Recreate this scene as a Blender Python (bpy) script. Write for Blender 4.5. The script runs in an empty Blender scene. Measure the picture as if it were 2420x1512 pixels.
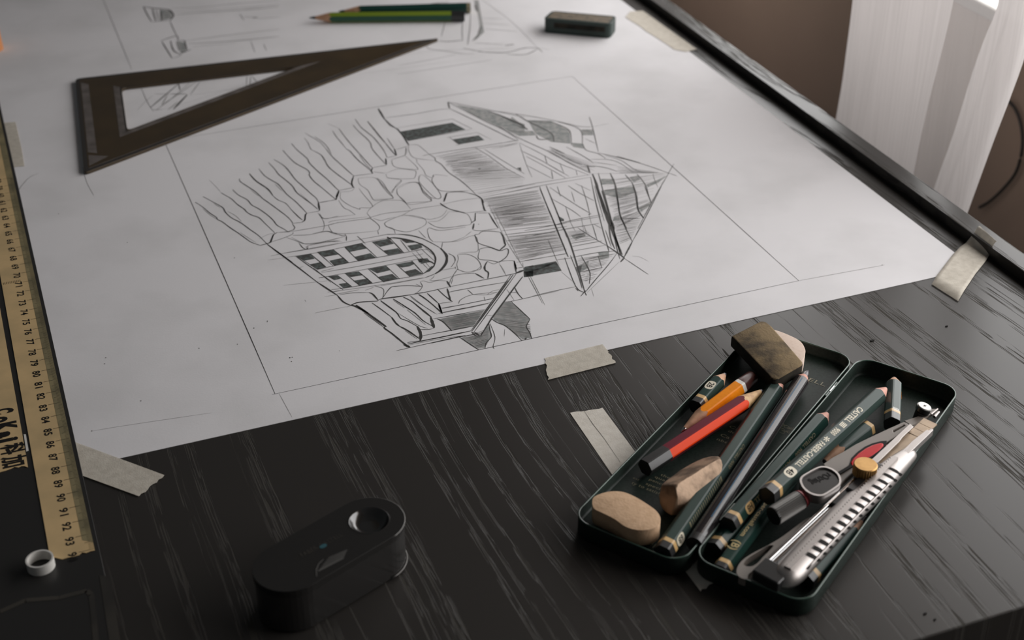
import bpy, bmesh, math, random
from mathutils import Vector, Matrix
from mathutils.geometry import tessellate_polygon
random.seed(7)
SC = bpy.context.scene
COL = SC.collection
R = math.radians

# ------------------------------------------------------------------ camera
W, H, F = 2420.0, 1512.0, 3429.1
PITCH, ROLL, HGT = 0.5606003, -0.004856, 0.39265
CP = Vector((0, 0, HGT))
FWD = Vector((0, math.cos(PITCH), -math.sin(PITCH)))
_r = Vector((1, 0, 0)); _u = _r.cross(FWD)
RGT = _r * math.cos(ROLL) + _u * math.sin(ROLL)
UPV = -_r * math.sin(ROLL) + _u * math.cos(ROLL)
cd = bpy.data.cameras.new('camera'); cam = bpy.data.objects.new('camera', cd); COL.objects.link(cam)
cam.matrix_world = Matrix(((RGT.x, UPV.x, -FWD.x, 0), (RGT.y, UPV.y, -FWD.y, 0), (RGT.z, UPV.z, -FWD.z, HGT), (0, 0, 0, 1)))
cd.sensor_width = 36; cd.lens = 36 * F / W; cd.clip_start = 0.01; cd.clip_end = 50
cd.dof.use_dof = True; cd.dof.focus_distance = 0.70; cd.dof.aperture_fstop = 11.5
SC.camera = cam

# ------------------------------------------------------------------ frames: desk axes S (towards window), T (along the desk)
TH = R(21.133)
E1 = Vector((math.cos(TH), math.sin(TH), 0)); E2 = Vector((-math.sin(TH), math.cos(TH), 0))
def D(s, t, z=0.0): return E1 * (s / 100) + E2 * (t / 100) + Vector((0, 0, z / 100))      # centimetres -> world
def ray(px, py): return FWD * F + RGT * (px - W / 2) - UPV * (py - H / 2)
def U(px, py, z=0.0):                                                                    # point of the plane height z (cm) seen at a pixel
    d = ray(px, py); k = (z / 100 - HGT) / d.z
    return CP + d * k
def UV(px, py, s):                                                                       # point of the upright plane S = s (cm)
    d = ray(px, py); k = (s / 100 - CP.dot(E1)) / d.dot(E1)
    return CP + d * k
def dl(p): return (p.dot(E1) * 100, p.dot(E2) * 100, p.z * 100)

# ------------------------------------------------------------------ world, window light, exposure
w = bpy.data.worlds.new('room_air'); SC.world = w; w.use_nodes = True
w.node_tree.nodes['Background'].inputs[0].default_value = (0.80, 0.84, 0.86, 1)
w.node_tree.nodes['Background'].inputs[1].default_value = 0.10
WALL_S = 72.0
SILL_Z = 1.0
def area(name, s, t, z, wx, wz, power, col):
    l = bpy.data.lights.new(name, 'AREA'); l.shape = 'RECTANGLE'; l.size = wx; l.size_y = wz; l.energy = power; l.color = col
    o = bpy.data.objects.new(name, l); COL.objects.link(o)
    zz = E1; yy = Vector((0, 0, 1)); xx = yy.cross(zz)
    o.matrix_world = Matrix(((xx.x, yy.x, zz.x, 0), (xx.y, yy.y, zz.y, 0), (xx.z, yy.z, zz.z, 0), (0, 0, 0, 1)))
    o.location = D(s, t, z); return o
area('window_daylight', WALL_S + 6, 65, SILL_Z + 27, 1.5, 0.54, 20.0, (1.0, 0.985, 0.975))
SC.view_settings.view_transform = 'Standard'; SC.view_settings.look = 'None'
SC.view_settings.exposure = -0.83; SC.view_settings.gamma = 1.0
SC.view_settings.use_curve_mapping = False

# ------------------------------------------------------------------ materials
def mat(name, col, rough=0.5, metal=0.0, spec=0.5, coat=0.0, noise=None, bump=None, trans=0.0):
    m = bpy.data.materials.new(name); m.use_nodes = True; nt = m.node_tree; b = nt.nodes['Principled BSDF']
    b.inputs['Base Color'].default_value = (*col, 1); b.inputs['Roughness'].default_value = rough
    b.inputs['Metallic'].default_value = metal; b.inputs['Specular IOR Level'].default_value = spec
    b.inputs['Coat Weight'].default_value = coat; b.inputs['Coat Roughness'].default_value = 0.12
    if noise or bump:
        tc = nt.nodes.new('ShaderNodeTexCoord')
    if noise:                        # (scale, second colour, low, high[, stretch])
        n = nt.nodes.new('ShaderNodeTexNoise'); n.inputs['Scale'].default_value = noise[0]; n.inputs['Detail'].default_value = 6
        if len(noise) > 4:
            mp = nt.nodes.new('ShaderNodeMapping'); mp.inputs['Scale'].default_value = noise[4]
            nt.links.new(tc.outputs['Object'], mp.inputs[0]); nt.links.new(mp.outputs[0], n.inputs['Vector'])
        else: nt.links.new(tc.outputs['Object'], n.inputs['Vector'])
        r = nt.nodes.new('ShaderNodeValToRGB'); r.color_ramp.elements[0].position = noise[2]; r.color_ramp.elements[1].position = noise[3]
        r.color_ramp.elements[0].color = (*noise[1], 1); r.color_ramp.elements[1].color = (*col, 1)
        nt.links.new(n.outputs[0], r.inputs[0]); nt.links.new(r.outputs[0], b.inputs['Base Color'])
    if bump:                         # (scale, strength)
        n2 = nt.nodes.new('ShaderNodeTexNoise'); n2.inputs['Scale'].default_value = bump[0]; n2.inputs['Detail'].default_value = 4
        nt.links.new(tc.outputs['Object'], n2.inputs['Vector'])
        bp = nt.nodes.new('ShaderNodeBump'); bp.inputs['Strength'].default_value = bump[1]; bp.inputs['Distance'].default_value = 0.0004
        nt.links.new(n2.outputs[0], bp.inputs['Height']); nt.links.new(bp.outputs[0], b.inputs['Normal'])
    if trans:
        t = nt.nodes.new('ShaderNodeBsdfTransparent'); mx = nt.nodes.new('ShaderNodeMixShader'); mx.inputs[0].default_value = trans
        nt.links.new(b.outputs[0], mx.inputs[1]); nt.links.new(t.outputs[0], mx.inputs[2])
        nt.links.new(mx.outputs[0], nt.nodes['Material Output'].inputs[0])
    return m

def wood_mat():
    m = bpy.data.materials.new('black_stained_ash'); m.use_nodes = True; nt = m.node_tree; N = nt.nodes; Lk = nt.links
    b = N['Principled BSDF']
    tc = N.new('ShaderNodeTexCoord')
    def mapping(sc, src=None):
        mp = N.new('ShaderNodeMapping'); mp.inputs['Scale'].default_value = sc; Lk.new(src or tc.outputs['Object'], mp.inputs[0]); return mp
    def noise(sc, scale=1.0, det=2.0, src=None):
        n = N.new('ShaderNodeTexNoise'); n.inputs['Scale'].default_value = scale; n.inputs['Detail'].default_value = det
        Lk.new(mapping(sc, src).outputs[0], n.inputs['Vector']); return n
    def mth(op, a, bb, clamp=False):
        x = N.new('ShaderNodeMath'); x.operation = op; x.use_clamp = clamp
        for i, v in enumerate((a, bb)):
            if v is None: continue
            if isinstance(v, (int, float)): x.inputs[i].default_value = v
            else: Lk.new(v, x.inputs[i])
        return x.outputs[0]
    # object axes: x = S, y = T (grain runs along T); gentle cathedral warp across the grain
    wv = noise((5, 1.6, 1), 1.0, 2.0)
    sep = N.new('ShaderNodeSeparateXYZ'); Lk.new(tc.outputs['Object'], sep.inputs[0])
    xw = mth('ADD', sep.outputs[0], mth('MULTIPLY', mth('SUBTRACT', wv.outputs[0], 0.5), 0.075))
    cb = N.new('ShaderNodeCombineXYZ'); Lk.new(xw, cb.inputs[0]); Lk.new(sep.outputs[1], cb.inputs[1])
    rings = noise((150, 0.9, 1), 1.0, 2.0, cb.outputs[0])        # year rings: bands ~ 1 cm
    pores = noise((1750, 30, 1), 1.0, 1.5, cb.outputs[0])        # short open pores, 1 mm wide, cm long
    fine = noise((700, 60, 1), 1.0, 0.0, cb.outputs[0])
    rr = N.new('ShaderNodeMapRange'); rr.inputs[1].default_value = 0.525; rr.inputs[2].default_value = 0.565; Lk.new(rings.outputs[0], rr.inputs[0])
    pr = N.new('ShaderNodeMapRange'); pr.inputs[1].default_value = 0.49; pr.inputs[2].default_value = 0.53; Lk.new(pores.outputs[0], pr.inputs[0])
    fr = N.new('ShaderNodeMapRange'); fr.inputs[1].default_value = 0.34; fr.inputs[2].default_value = 0.42; Lk.new(fine.outputs[0], fr.inputs[0])
    mask = mth('MULTIPLY', mth('MULTIPLY', rr.outputs[0], pr.outputs[0], True), fr.outputs[0], True)
    mx = N.new('ShaderNodeMix'); mx.data_type = 'RGBA'; Lk.new(mask, mx.inputs[0])
    mx.inputs[6].default_value = (0.034, 0.031, 0.0285, 1); mx.inputs[7].default_value = (0.058, 0.054, 0.048, 1)
    Lk.new(mx.outputs[2], b.inputs['Base Color'])
    Lk.new(mth('ADD', mth('MULTIPLY', mask, 0.45), 0.30), b.inputs['Roughness'])
    Lk.new(mth('SUBTRACT', 0.27, mth('MULTIPLY', mask, 0.22)), b.inputs['Specular IOR Level'])
    bp = N.new('ShaderNodeBump'); bp.invert = True; bp.inputs['Strength'].default_value = 0.34; bp.inputs['Distance'].default_value = 0.00025
    Lk.new(mask, bp.inputs['Height']); Lk.new(bp.outputs[0], b.inputs['Normal'])
    return m

M = {}
M['desk'] = wood_mat()
M['paper'] = mat('drawing_paper', (0.80, 0.785, 0.80), 0.75, spec=0.2, noise=(17, (0.725, 0.712, 0.722), 0.34, 0.56), bump=(900, 0.06))
M['g0'] = mat('graphite_dark', (0.030, 0.028, 0.026), 0.6)
M['g1'] = mat('graphite_mid', (0.085, 0.08, 0.077), 0.65)
M['g2'] = mat('graphite_soft', (0.20, 0.195, 0.19), 0.7)
M['g3'] = mat('graphite_faint', (0.38, 0.37, 0.37), 0.7)
M['gf'] = mat('graphite_block_shade', (0.055, 0.052, 0.05), 0.6, noise=(420, (0.12, 0.145, 0.14), 0.35, 0.6))
M['gs'] = mat('graphite_soft_shade', (0.40, 0.39, 0.385), 0.7, noise=(300, (0.25, 0.27, 0.265), 0.38, 0.62))
M['tape'] = mat('masking_tape', (0.80, 0.745, 0.65), 0.7, spec=0.25, noise=(260, (0.66, 0.605, 0.52), 0.3, 0.62), bump=(1600, 0.25), trans=0.34)
M['tape2'] = mat('double_masking_tape', (0.78, 0.735, 0.66), 0.7, spec=0.25, noise=(260, (0.69, 0.64, 0.565), 0.3, 0.62), bump=(1600, 0.25), trans=0.06)
M['tape_dark'] = mat('masking_tape_crease', (0.10, 0.09, 0.08), 0.8)
M['square'] = mat('smoked_brown_plastic', (0.070, 0.047, 0.024), 0.28, spec=0.5, noise=(40, (0.05, 0.035, 0.02), 0.3, 0.7), trans=0.11)
M['square_edge'] = mat('smoked_plastic_edge', (0.035, 0.031, 0.028), 0.35)
M['square_worn'] = mat('scuffed_plastic', (0.15, 0.13, 0.12), 0.5, noise=(120, (0.09, 0.078, 0.07), 0.35, 0.65))
M['slab'] = mat('black_panel', (0.026, 0.025, 0.024), 0.33, spec=0.35)
M['slab2'] = mat('scuffed_black_panel', (0.050, 0.045, 0.038), 0.5, spec=0.3, noise=(30, (0.030, 0.028, 0.025), 0.4, 0.6))
M['tan'] = mat('tan_strip', (0.66, 0.47, 0.24), 0.6, spec=0.4, noise=(55, (0.52, 0.38, 0.20), 0.32, 0.62))  # mottled tan for both left-hand strips
M['olive'] = mat('olive_edge', (0.27, 0.225, 0.12), 0.6, noise=(90, (0.17, 0.145, 0.08), 0.35, 0.6))
M['ink'] = mat('black_ink', (0.018, 0.017, 0.016), 0.6, spec=0.08)
M['white'] = mat('white_plastic', (0.72, 0.70, 0.66), 0.4)
M['tin'] = mat('dark_green_tin', (0.020, 0.030, 0.025), 0.45, spec=0.16, noise=(900, (0.013, 0.021, 0.017), 0.35, 0.6))
M['tin_rim'] = mat('green_tin_rim', (0.045, 0.085, 0.065), 0.25, spec=0.7)
M['gold'] = mat('gold_print', (0.46, 0.36, 0.17), 0.4, metal=0.3)
M['gold_dim'] = mat('dim_gold_print', (0.20, 0.18, 0.11), 0.5)
M['band'] = mat('cream_gold_band', (0.62, 0.40, 0.17), 0.35)
M['green'] = mat('dark_green_lacquer', (0.012, 0.040, 0.032), 0.28, spec=0.20, coat=0.03)
M['grgr'] = mat('grey_green_lacquer', (0.040, 0.062, 0.055), 0.28, spec=0.20, coat=0.03)
M['black'] = mat('black_lacquer', (0.022, 0.022, 0.022), 0.28, spec=0.5)
M['navy'] = mat('black_blue_lacquer', (0.022, 0.019, 0.020), 0.14, spec=0.45, coat=0.15)
M['blue'] = mat('blue_stripe', (0.02, 0.10, 0.19), 0.3)
M['orange'] = mat('orange_lacquer', (0.88, 0.27, 0.008), 0.28, spec=0.10, coat=0.03, noise=(700, (0.80, 0.24, 0.008), 0.3, 0.6))
M['maroon'] = mat('maroon_facet', (0.17, 0.025, 0.040), 0.28, spec=0.10, coat=0.03)  # darker alternate facets of the red pencil
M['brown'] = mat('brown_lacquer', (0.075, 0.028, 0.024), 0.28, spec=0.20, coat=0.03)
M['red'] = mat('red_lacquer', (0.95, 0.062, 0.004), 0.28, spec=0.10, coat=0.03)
M['lime'] = mat('lime_lacquer', (0.15, 0.21, 0.015), 0.4)
M['greenb'] = mat('bottle_green_lacquer', (0.01, 0.065, 0.035), 0.35)
M['cream'] = mat('cream_print', (0.72, 0.66, 0.52), 0.45)
M['wood'] = mat('cedar_wood', (0.62, 0.36, 0.22), 0.6, noise=(300, (0.46, 0.25, 0.15), 0.35, 0.62, (1, 1, 1)))
M['wood2'] = mat('pink_cedar_wood', (0.60, 0.30, 0.23), 0.6, noise=(300, (0.48, 0.22, 0.16), 0.35, 0.62))
M['wood3'] = mat('yellow_wood', (0.66, 0.42, 0.20), 0.6, noise=(380, (0.45, 0.25, 0.12), 0.33, 0.58))
M['lead'] = mat('graphite_lead', (0.06, 0.055, 0.06), 0.3, metal=0.3)
M['er_tan'] = mat('tan_rubber', (0.66, 0.45, 0.29), 0.85, spec=0.2, noise=(260, (0.56, 0.37, 0.23), 0.3, 0.6), bump=(900, 0.35))
M['er_brown'] = mat('grubby_brown_rubber', (0.36, 0.24, 0.16), 0.85, spec=0.2, noise=(120, (0.13, 0.088, 0.06), 0.36, 0.60), bump=(700, 0.4))
M['er_cream'] = mat('cream_side_rubber', (0.68, 0.48, 0.34), 0.85, spec=0.2, noise=(150, (0.40, 0.28, 0.20), 0.34, 0.52), bump=(700, 0.4))
M['er_grimy'] = mat('grimy_rubber', (0.215, 0.155, 0.085), 0.85, spec=0.2, noise=(90, (0.065, 0.050, 0.035), 0.36, 0.60), bump=(900, 0.5))
M['er_side'] = mat('blackened_rubber', (0.035, 0.030, 0.022), 0.9, spec=0.2, noise=(90, (0.015, 0.014, 0.012), 0.4, 0.6))
M['er_pink'] = mat('pale_pink_rubber', (0.72, 0.58, 0.49), 0.85, spec=0.2, noise=(500, (0.62, 0.47, 0.38), 0.2, 0.5))
M['er_green'] = mat('dark_green_sleeve', (0.012, 0.028, 0.022), 0.45)
M['er_label'] = mat('worn_brown_label', (0.17, 0.13, 0.085), 0.6, noise=(260, (0.08, 0.065, 0.045), 0.35, 0.6))
M['metal'] = mat('satin_silver', (0.40, 0.37, 0.355), 0.36, metal=0.75, bump=(2500, 0.15))
M['chrome'] = mat('chrome', (0.66, 0.66, 0.66), 0.12, metal=1.0)
M['grey'] = mat('warm_grey_paint', (0.235, 0.205, 0.18), 0.45, spec=0.4, bump=(3000, 0.1))
M['gunmetal'] = mat('gunmetal', (0.15, 0.145, 0.138), 0.42, metal=0.5)
M['blade'] = mat('oxidised_blade', (0.44, 0.33, 0.23), 0.45, metal=0.35, noise=(200, (0.36, 0.27, 0.19), 0.3, 0.6))
M['brass'] = mat('brass', (0.50, 0.29, 0.10), 0.38, metal=0.7, noise=(400, (0.42, 0.235, 0.075), 0.3, 0.6))
M['lens'] = mat('red_plastic', (0.55, 0.008, 0.012), 0.3, spec=0.15, coat=0.0)
M['rose'] = mat('rose_plastic', (0.42, 0.07, 0.08), 0.35)
M['sharp'] = mat('gloss_black_plastic', (0.022, 0.021, 0.020), 0.16, spec=1.0)
M['sharp_m'] = mat('satin_black_plastic', (0.022, 0.021, 0.020), 0.30, spec=0.25)
M['teal'] = mat('teal_print', (0.03, 0.10, 0.12), 0.4)
M['wall'] = mat('beige_wall', (0.72, 0.545, 0.43), 0.9, spec=0.1, noise=(9, (0.66, 0.495, 0.39), 0.3, 0.7))
M['frame'] = mat('white_window_paint', (0.75, 0.74, 0.70), 0.5)
M['floor'] = mat('dark_floor', (0.02, 0.018, 0.016), 0.6)
M['cable'] = mat('grey_cable', (0.09, 0.08, 0.075), 0.5)
M['orange_p'] = mat('orange_plastic', (0.50, 0.20, 0.07), 0.6)
def curtain_mat(name='sheer_white_curtain', tp=0.56):
    m = bpy.data.materials.new(name); m.use_nodes = True; nt = m.node_tree; N = nt.nodes; N.remove(N['Principled BSDF'])
    out = N['Material Output']
    tc = N.new('ShaderNodeTexCoord'); mp = N.new('ShaderNodeMapping'); mp.inputs['Scale'].default_value = (1, 700, 8)
    n = N.new('ShaderNodeTexNoise'); n.inputs['Scale'].default_value = 1.0; n.inputs['Detail'].default_value = 3
    nt.links.new(tc.outputs['Object'], mp.inputs[0]); nt.links.new(mp.outputs[0], n.inputs['Vector'])
    r = N.new('ShaderNodeValToRGB'); r.color_ramp.elements[0].position = 0.3; r.color_ramp.elements[1].position = 0.6
    r.color_ramp.elements[0].color = (0.47, 0.44, 0.43, 1); r.color_ramp.elements[1].color = (0.52, 0.488, 0.478, 1)
    nt.links.new(n.outputs[0], r.inputs[0])
    d = N.new('ShaderNodeBsdfDiffuse'); t = N.new('ShaderNodeBsdfTranslucent'); tr = N.new('ShaderNodeBsdfTransparent')
    a = N.new('ShaderNodeMixShader'); a.inputs[0].default_value = 0.5; c = N.new('ShaderNodeMixShader'); c.inputs[0].default_value = tp
    for x in (d, t): nt.links.new(r.outputs[0], x.inputs[0])
    nt.links.new(d.outputs[0], a.inputs[1]); nt.links.new(t.outputs[0], a.inputs[2])
    nt.links.new(a.outputs[0], c.inputs[1]); nt.links.new(tr.outputs[0], c.inputs[2]); nt.links.new(c.outputs[0], out.inputs[0])
    return m
M['curtain'] = curtain_mat('sheer_white_curtain', 0.60); M['curtain2'] = curtain_mat('doubled_white_curtain', 0.02)

# ------------------------------------------------------------------ mesh helpers (world coordinates; thing origins are set at their base)
def link(name, me, m=None, parent=None, smooth=False):
    o = bpy.data.objects.new(name, me); COL.objects.link(o)
    if m: me.materials.append(M[m] if isinstance(m, str) else m)
    if smooth:
        for p in me.polygons: p.use_smooth = True
    if parent: o.parent = parent; o.matrix_parent_inverse = Matrix.Translation(-parent.location) if parent.type == 'EMPTY' else Matrix.Identity(4)
    return o
def pyd(name, v, f, m, parent=None, smooth=False):
    me = bpy.data.meshes.new(name); me.from_pydata([tuple(x) for x in v], [], f); me.update()
    bm = bmesh.new(); bm.from_mesh(me); bmesh.ops.recalc_face_normals(bm, faces=bm.faces); bm.to_mesh(me); bm.free()
    return link(name, me, m, parent, smooth)
def thing(name, label, cat, loc, group=None):
    o = bpy.data.objects.new(name, None); COL.objects.link(o); o.location = loc; o.empty_display_size = 0.01
    o['label'] = label; o['category'] = cat
    if group: o['group'] = group
    return o
def tag(o, label, cat, group=None):
    o['label'] = label; o['category'] = cat
    if group: o['group'] = group
    return o
def struct(o): o['kind'] = 'structure'; return o
def plate_data(outer, th, holes=(), down=Vector((0, 0, -1))):
    """extrude a flat-ish polygon (list of world points of its TOP face) by th metres"""
    polys = [list(outer)] + [list(h) for h in holes]
    tris = tessellate_polygon(polys); flat = [p for q in polys for p in q]; n = len(flat)
    v = flat + [p + down * th for p in flat]; f = [tuple(t) for t in tris] + [tuple(n + i for i in reversed(t)) for t in tris]
    k = 0
    for q in polys:
        L = len(q)
        for i in range(L): j = (i + 1) % L; f.append((k + i, k + j, n + k + j, n + k + i))
        k += L
    return v, f
def plate(name, outer, th, m, parent=None, holes=(), bevel=0.0, down=Vector((0, 0, -1)), smooth=False):
    v, f = plate_data(outer, th, holes, down)
    o = pyd(name, v, f, m, parent, smooth)
    if bevel:
        b = o.modifiers.new('bevel', 'BEVEL'); b.width = bevel; b.segments = 3; b.limit_method = 'ANGLE'; b.angle_limit = R(40)
        if smooth is False:
            for p in o.data.polygons: p.use_smooth = False
    return o
def rounded(pts, r, seg=6):
    """round the corners of a planar polygon"""
    out = []; n = len(pts)
    for i in range(n):
        a, b, c = pts[i - 1], pts[i], pts[(i + 1) % n]
        d1 = (a - b); d2 = (c - b); l = min(r, d1.length * .49, d2.length * .49)
        p1 = b + d1.normalized() * l; p2 = b + d2.normalized() * l
        for k in range(seg + 1):
            t = k / seg; out.append(p1 * (1 - t) ** 2 + b * 2 * t * (1 - t) + p2 * t * t)
    return out
def catmull(p, n=6, closed=False):
    if len(p) < 3: return p
    out = []; L = len(p); rng = range(L if closed else L - 1)
    for i in rng:
        if closed: a, b, c, d = p[i - 1], p[i], p[(i + 1) % L], p[(i + 2) % L]
        else: a, b, c, d = p[max(i - 1, 0)], p[i], p[i + 1], p[min(i + 2, L - 1)]
        for k in range(n):
            t = k / n; out.append(0.5 * ((2 * b) + (c - a) * t + (2 * a - 5 * b + 4 * c - d) * t * t + (3 * b - a - 3 * c + d) * t ** 3))
    if not closed: out.append(p[-1])
    return out
def tube(name, pts, r, m, parent=None, seg=10, caps=True, smooth=True):
    v = []; f = []; n = len(pts); rr = r if isinstance(r, (list, tuple)) else [r] * n
    up = Vector((0, 0, 1))
    for i, p in enumerate(pts):
        t = (pts[min(i + 1, n - 1)] - pts[max(i - 1, 0)]).normalized()
        a = t.cross(up); a = a.normalized() if a.length > 1e-4 else Vector((1, 0, 0)); b = a.cross(t)
        for k in range(seg): an = 2 * math.pi * k / seg; v.append(p + (a * math.cos(an) + b * math.sin(an)) * rr[i])
    for i in range(n - 1):
        for k in range(seg): j = (k + 1) % seg; f.append((i * seg + k, i * seg + j, (i + 1) * seg + j, (i + 1) * seg + k))
    if caps: f.append(tuple(range(seg))); f.append(tuple((n - 1) * seg + k for k in range(seg)))
    return pyd(name, v, f, m, parent, smooth)
def cyl(name, a, b, r1, r2, m, parent=None, seg=28, knurl=0.0):
    """cylinder/cone between two points, optionally knurled"""
    ax = (b - a).normalized(); s = ax.cross(Vector((0, 0, 1))); s = s.normalized() if s.length > 1e-3 else Vector((1, 0, 0)); q = s.cross(ax)
    v = []; f = []
    for c, rr in ((a, r1), (b, r2)):
        for k in range(seg):
            an = 2 * math.pi * k / seg; e = rr * (1 - knurl * (k % 2)); v.append(c + (s * math.cos(an) + q * math.sin(an)) * e)
    for k in range(seg): j = (k + 1) % seg; f.append((k, j, seg + j, seg + k))
    f.append(tuple(range(seg))); f.append(tuple(range(seg, 2 * seg)))
    return pyd(name, v, f, m, parent)
_TC = {}
def text_data(s, bold=0.0):
    """flat glyph mesh of a string: points, faces, width, height (height of a capital = 1)"""
    key = (s, bold)
    if key in _TC: return _TC[key]
    cu = bpy.data.curves.new('t', 'FONT'); cu.body = s; cu.size = 1.0; cu.offset = bold; cu.resolution_u = 3; cu.space_character = 1.05
    o = bpy.data.objects.new('t', cu); COL.objects.link(o); dg = bpy.context.evaluated_depsgraph_get()
    me = bpy.data.meshes.new_from_object(o.evaluated_get(dg))
    P = [(v.co.x, v.co.y) for v in me.vertices]; Fc = [tuple(p.vertices) for p in me.polygons]
    bpy.data.objects.remove(o); bpy.data.curves.remove(cu); bpy.data.meshes.remove(me)
    x0 = min(p[0] for p in P); x1 = max(p[0] for p in P); k = 1 / 0.70
    P = [((x - x0) * k, y * k) for x, y in P]
    _TC[key] = (P, Fc, (x1 - x0) * k, 1.0); return _TC[key]
class Print:
    """collects flat marks on a surface into one mesh"""
    def __init__(s): s.v = []; s.f = []
    def text(s, st, org, dx, dy, h, length=None, bold=0.0, center=True):
        P, Fc, wd, _ = text_data(st, bold); kx = (length / wd) if length else h; n = len(s.v)
        ox = -wd * kx / 2 if center else 0; oy = -h / 2 if center else 0
        s.v += [org + dx * (x * kx + ox) + dy * (y * h + oy) for x, y in P]; s.f += [tuple(n + i for i in q) for q in Fc]
    def poly(s, pts): n = len(s.v); s.v += list(pts); s.f += [tuple(n + i for i in t) for t in tessellate_polygon([list(pts)])]
    def bar(s, a, b, w, nrm=Vector((0, 0, 1)), w2=None):
        d = (b - a); d = d.normalized().cross(nrm); n = len(s.v); w2 = w if w2 is None else w2
        s.v += [a + d * w / 2, a - d * w / 2, b - d * w2 / 2, b + d * w2 / 2]; s.f.append((n, n + 1, n + 2, n + 3))
    def line(s, pts, w, nrm=Vector((0, 0, 1)), taper=True):
        n = len(s.v); L = len(pts)
        for i, p in enumerate(pts):
            t = (pts[min(i + 1, L - 1)] - pts[max(i - 1, 0)]).normalized(); d = t.cross(nrm)
            k = 1.0
            if taper and L > 2: k = 0.78 + 0.3 * random.random(); k *= min(1.0, 0.5 + 2.0 * min(i, L - 1 - i) / L)
            s.v += [p + d * w * k / 2, p - d * w * k / 2]
        for i in range(L - 1): a = n + 2 * i; s.f.append((a, a + 1, a + 3, a + 2))
    def ellipse(s, c, dx, dy, rx, ry, n=20, power=2.0):
        pts = []
        for k in range(n):
            a = 2 * math.pi * k / n; ca, sa = math.cos(a), math.sin(a)
            pts.append(c + dx * rx * math.copysign(abs(ca) ** (2 / power), ca) + dy * ry * math.copysign(abs(sa) ** (2 / power), sa))
        s.poly(pts)
    def build(s, name, m, parent=None):
        me = bpy.data.meshes.new(name); me.from_pydata([tuple(x) for x in s.v], [], s.f); me.update(); return link(name, me, m, parent)

# ------------------------------------------------------------------ the setting: wall, window, curtain, floor, desk
def dbox(name, s0, s1, t0, t1, z0, z1, m, parent=None, bevel=0.0):
    """box in the desk frame, its own axes along S and T so grain follows it"""
    me = bpy.data.meshes.new(name); x0, x1, y0, y1 = s0 / 100, s1 / 100, t0 / 100, t1 / 100; a, b = z0 / 100, z1 / 100
    v = [(x0, y0, a), (x1, y0, a), (x1, y1, a), (x0, y1, a), (x0, y0, b), (x1, y0, b), (x1, y1, b), (x0, y1, b)]
    me.from_pydata(v, [], [(3, 2, 1, 0), (4, 5, 6, 7), (0, 1, 5, 4), (1, 2, 6, 5), (2, 3, 7, 6), (3, 0, 4, 7)]); me.update()
    o = bpy.data.objects.new(name, me); COL.objects.link(o); me.materials.append(M[m])
    if parent: o.parent = parent
    else: o.rotation_euler = (0, 0, TH)
    if bevel: bb = o.modifiers.new('bevel', 'BEVEL'); bb.width = bevel; bb.segments = 3
    return o
floor = struct(dbox('floor', -120, 200, -60, 260, -73.5, -72, 'floor'))
wl = struct(dbox('wall_right', WALL_S, WALL_S + 8, -60, 260, -72, SILL_Z, 'wall'))
sill = struct(dbox('trim_1', WALL_S - 0.6, WALL_S + 8, -8, 152, SILL_Z - 1.0, SILL_Z + 0.05, 'frame', bevel=0.002))
struct(dbox('wall_right_upper', WALL_S, WALL_S + 8, -60, 260, SILL_Z + 55, 190, 'wall'))
struct(dbox('wall_right_near', WALL_S, WALL_S + 8, -60, -8, SILL_Z, SILL_Z + 55, 'wall'))
struct(dbox('wall_right_far', WALL_S, WALL_S + 8, 152, 260, SILL_Z, SILL_Z + 55, 'wall'))

desk = thing('desk', 'black wood-grain desk the drawing sheet is taped to', 'desk', (0, 0, 0)); desk.rotation_euler = (0, 0, TH)
dbox('desktop', -75, 50.28, 31.62, 235, -3.0, 0, 'desk', desk, 0.0008)
dbox('raised_ledge', 49.05, 50.28, 31.7, 235, 0.0005, 0.62, 'desk', desk, 0.0003)
for s_, t_ in ((-70, 36), (45, 36), (-70, 230), (45, 230)): dbox('leg', s_ - 2.5, s_ + 2.5, t_ - 2.5, t_ + 2.5, -72, -3.0, 'floor', desk)

# curtain: one hanging sheer cloth with a doubled strip on either side of a single-layer gap
CS = 57.0
ct = thing('curtain', 'sheer white curtain hanging beyond the raised desk ledge, doubled at both sides', 'curtain', D(CS, 80, -20))
def cloth(name, left, right, s, wav=0.5, n=26, mrows=20, m='curtain'):
    L = [UV(x, y, s) for x, y in left]; Rr = [UV(x, y, s) for x, y in right]; v = []; f = []
    L = catmull(L, 6); Rr = catmull(Rr, 6)
    def at(p, k): i = k * (len(p) - 1); j = min(int(i), len(p) - 2); return p[j].lerp(p[j + 1], i - j)
    for i in range(mrows + 1):
        for j in range(n + 1):
            p = at(L, i / mrows).lerp(at(Rr, i / mrows), j / n)
            v.append(p + E1 * (wav / 100 * (math.sin(j / n * 9.4 + i * 0.05) + 0.4 * math.sin(j / n * 23 + 1)) * 0.5))
    for i in range(mrows):
        for j in range(n): a = i * (n + 1) + j; f.append((a, a + 1, a + n + 2, a + n + 1))
    return pyd(name, v, f, m, ct, True)
e_l = [(2050, -420), (2032, -200), (2012, 0), (1995, 130), (1985, 200), (1970, 285), (1950, 420), (1930, 600)]
b_l = [(2330, -420), (2290, -200), (2257, 0), (2235, 100), (2205, 220), (2180, 330), (2150, 480), (2110, 640)]
b_r = [(2440, -420), (2395, -200), (2360, 0), (2325, 90), (2290, 190), (2250, 320), (2200, 460), (2150, 640)]
e_r = [(2560, -420), (2510, -200), (2455, 0), (2425, 130), (2390, 230), (2350, 335), (2290, 500), (2240, 640)]
cloth('curtain_panel', e_l, e_r, CS, 0.5)
cloth('doubled_hem', e_l, b_l, CS - 0.8, 0.35, m='curtain2')
cloth('doubled_hem', b_r, e_r, CS - 0.7, 0.15, m='curtain2')

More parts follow.
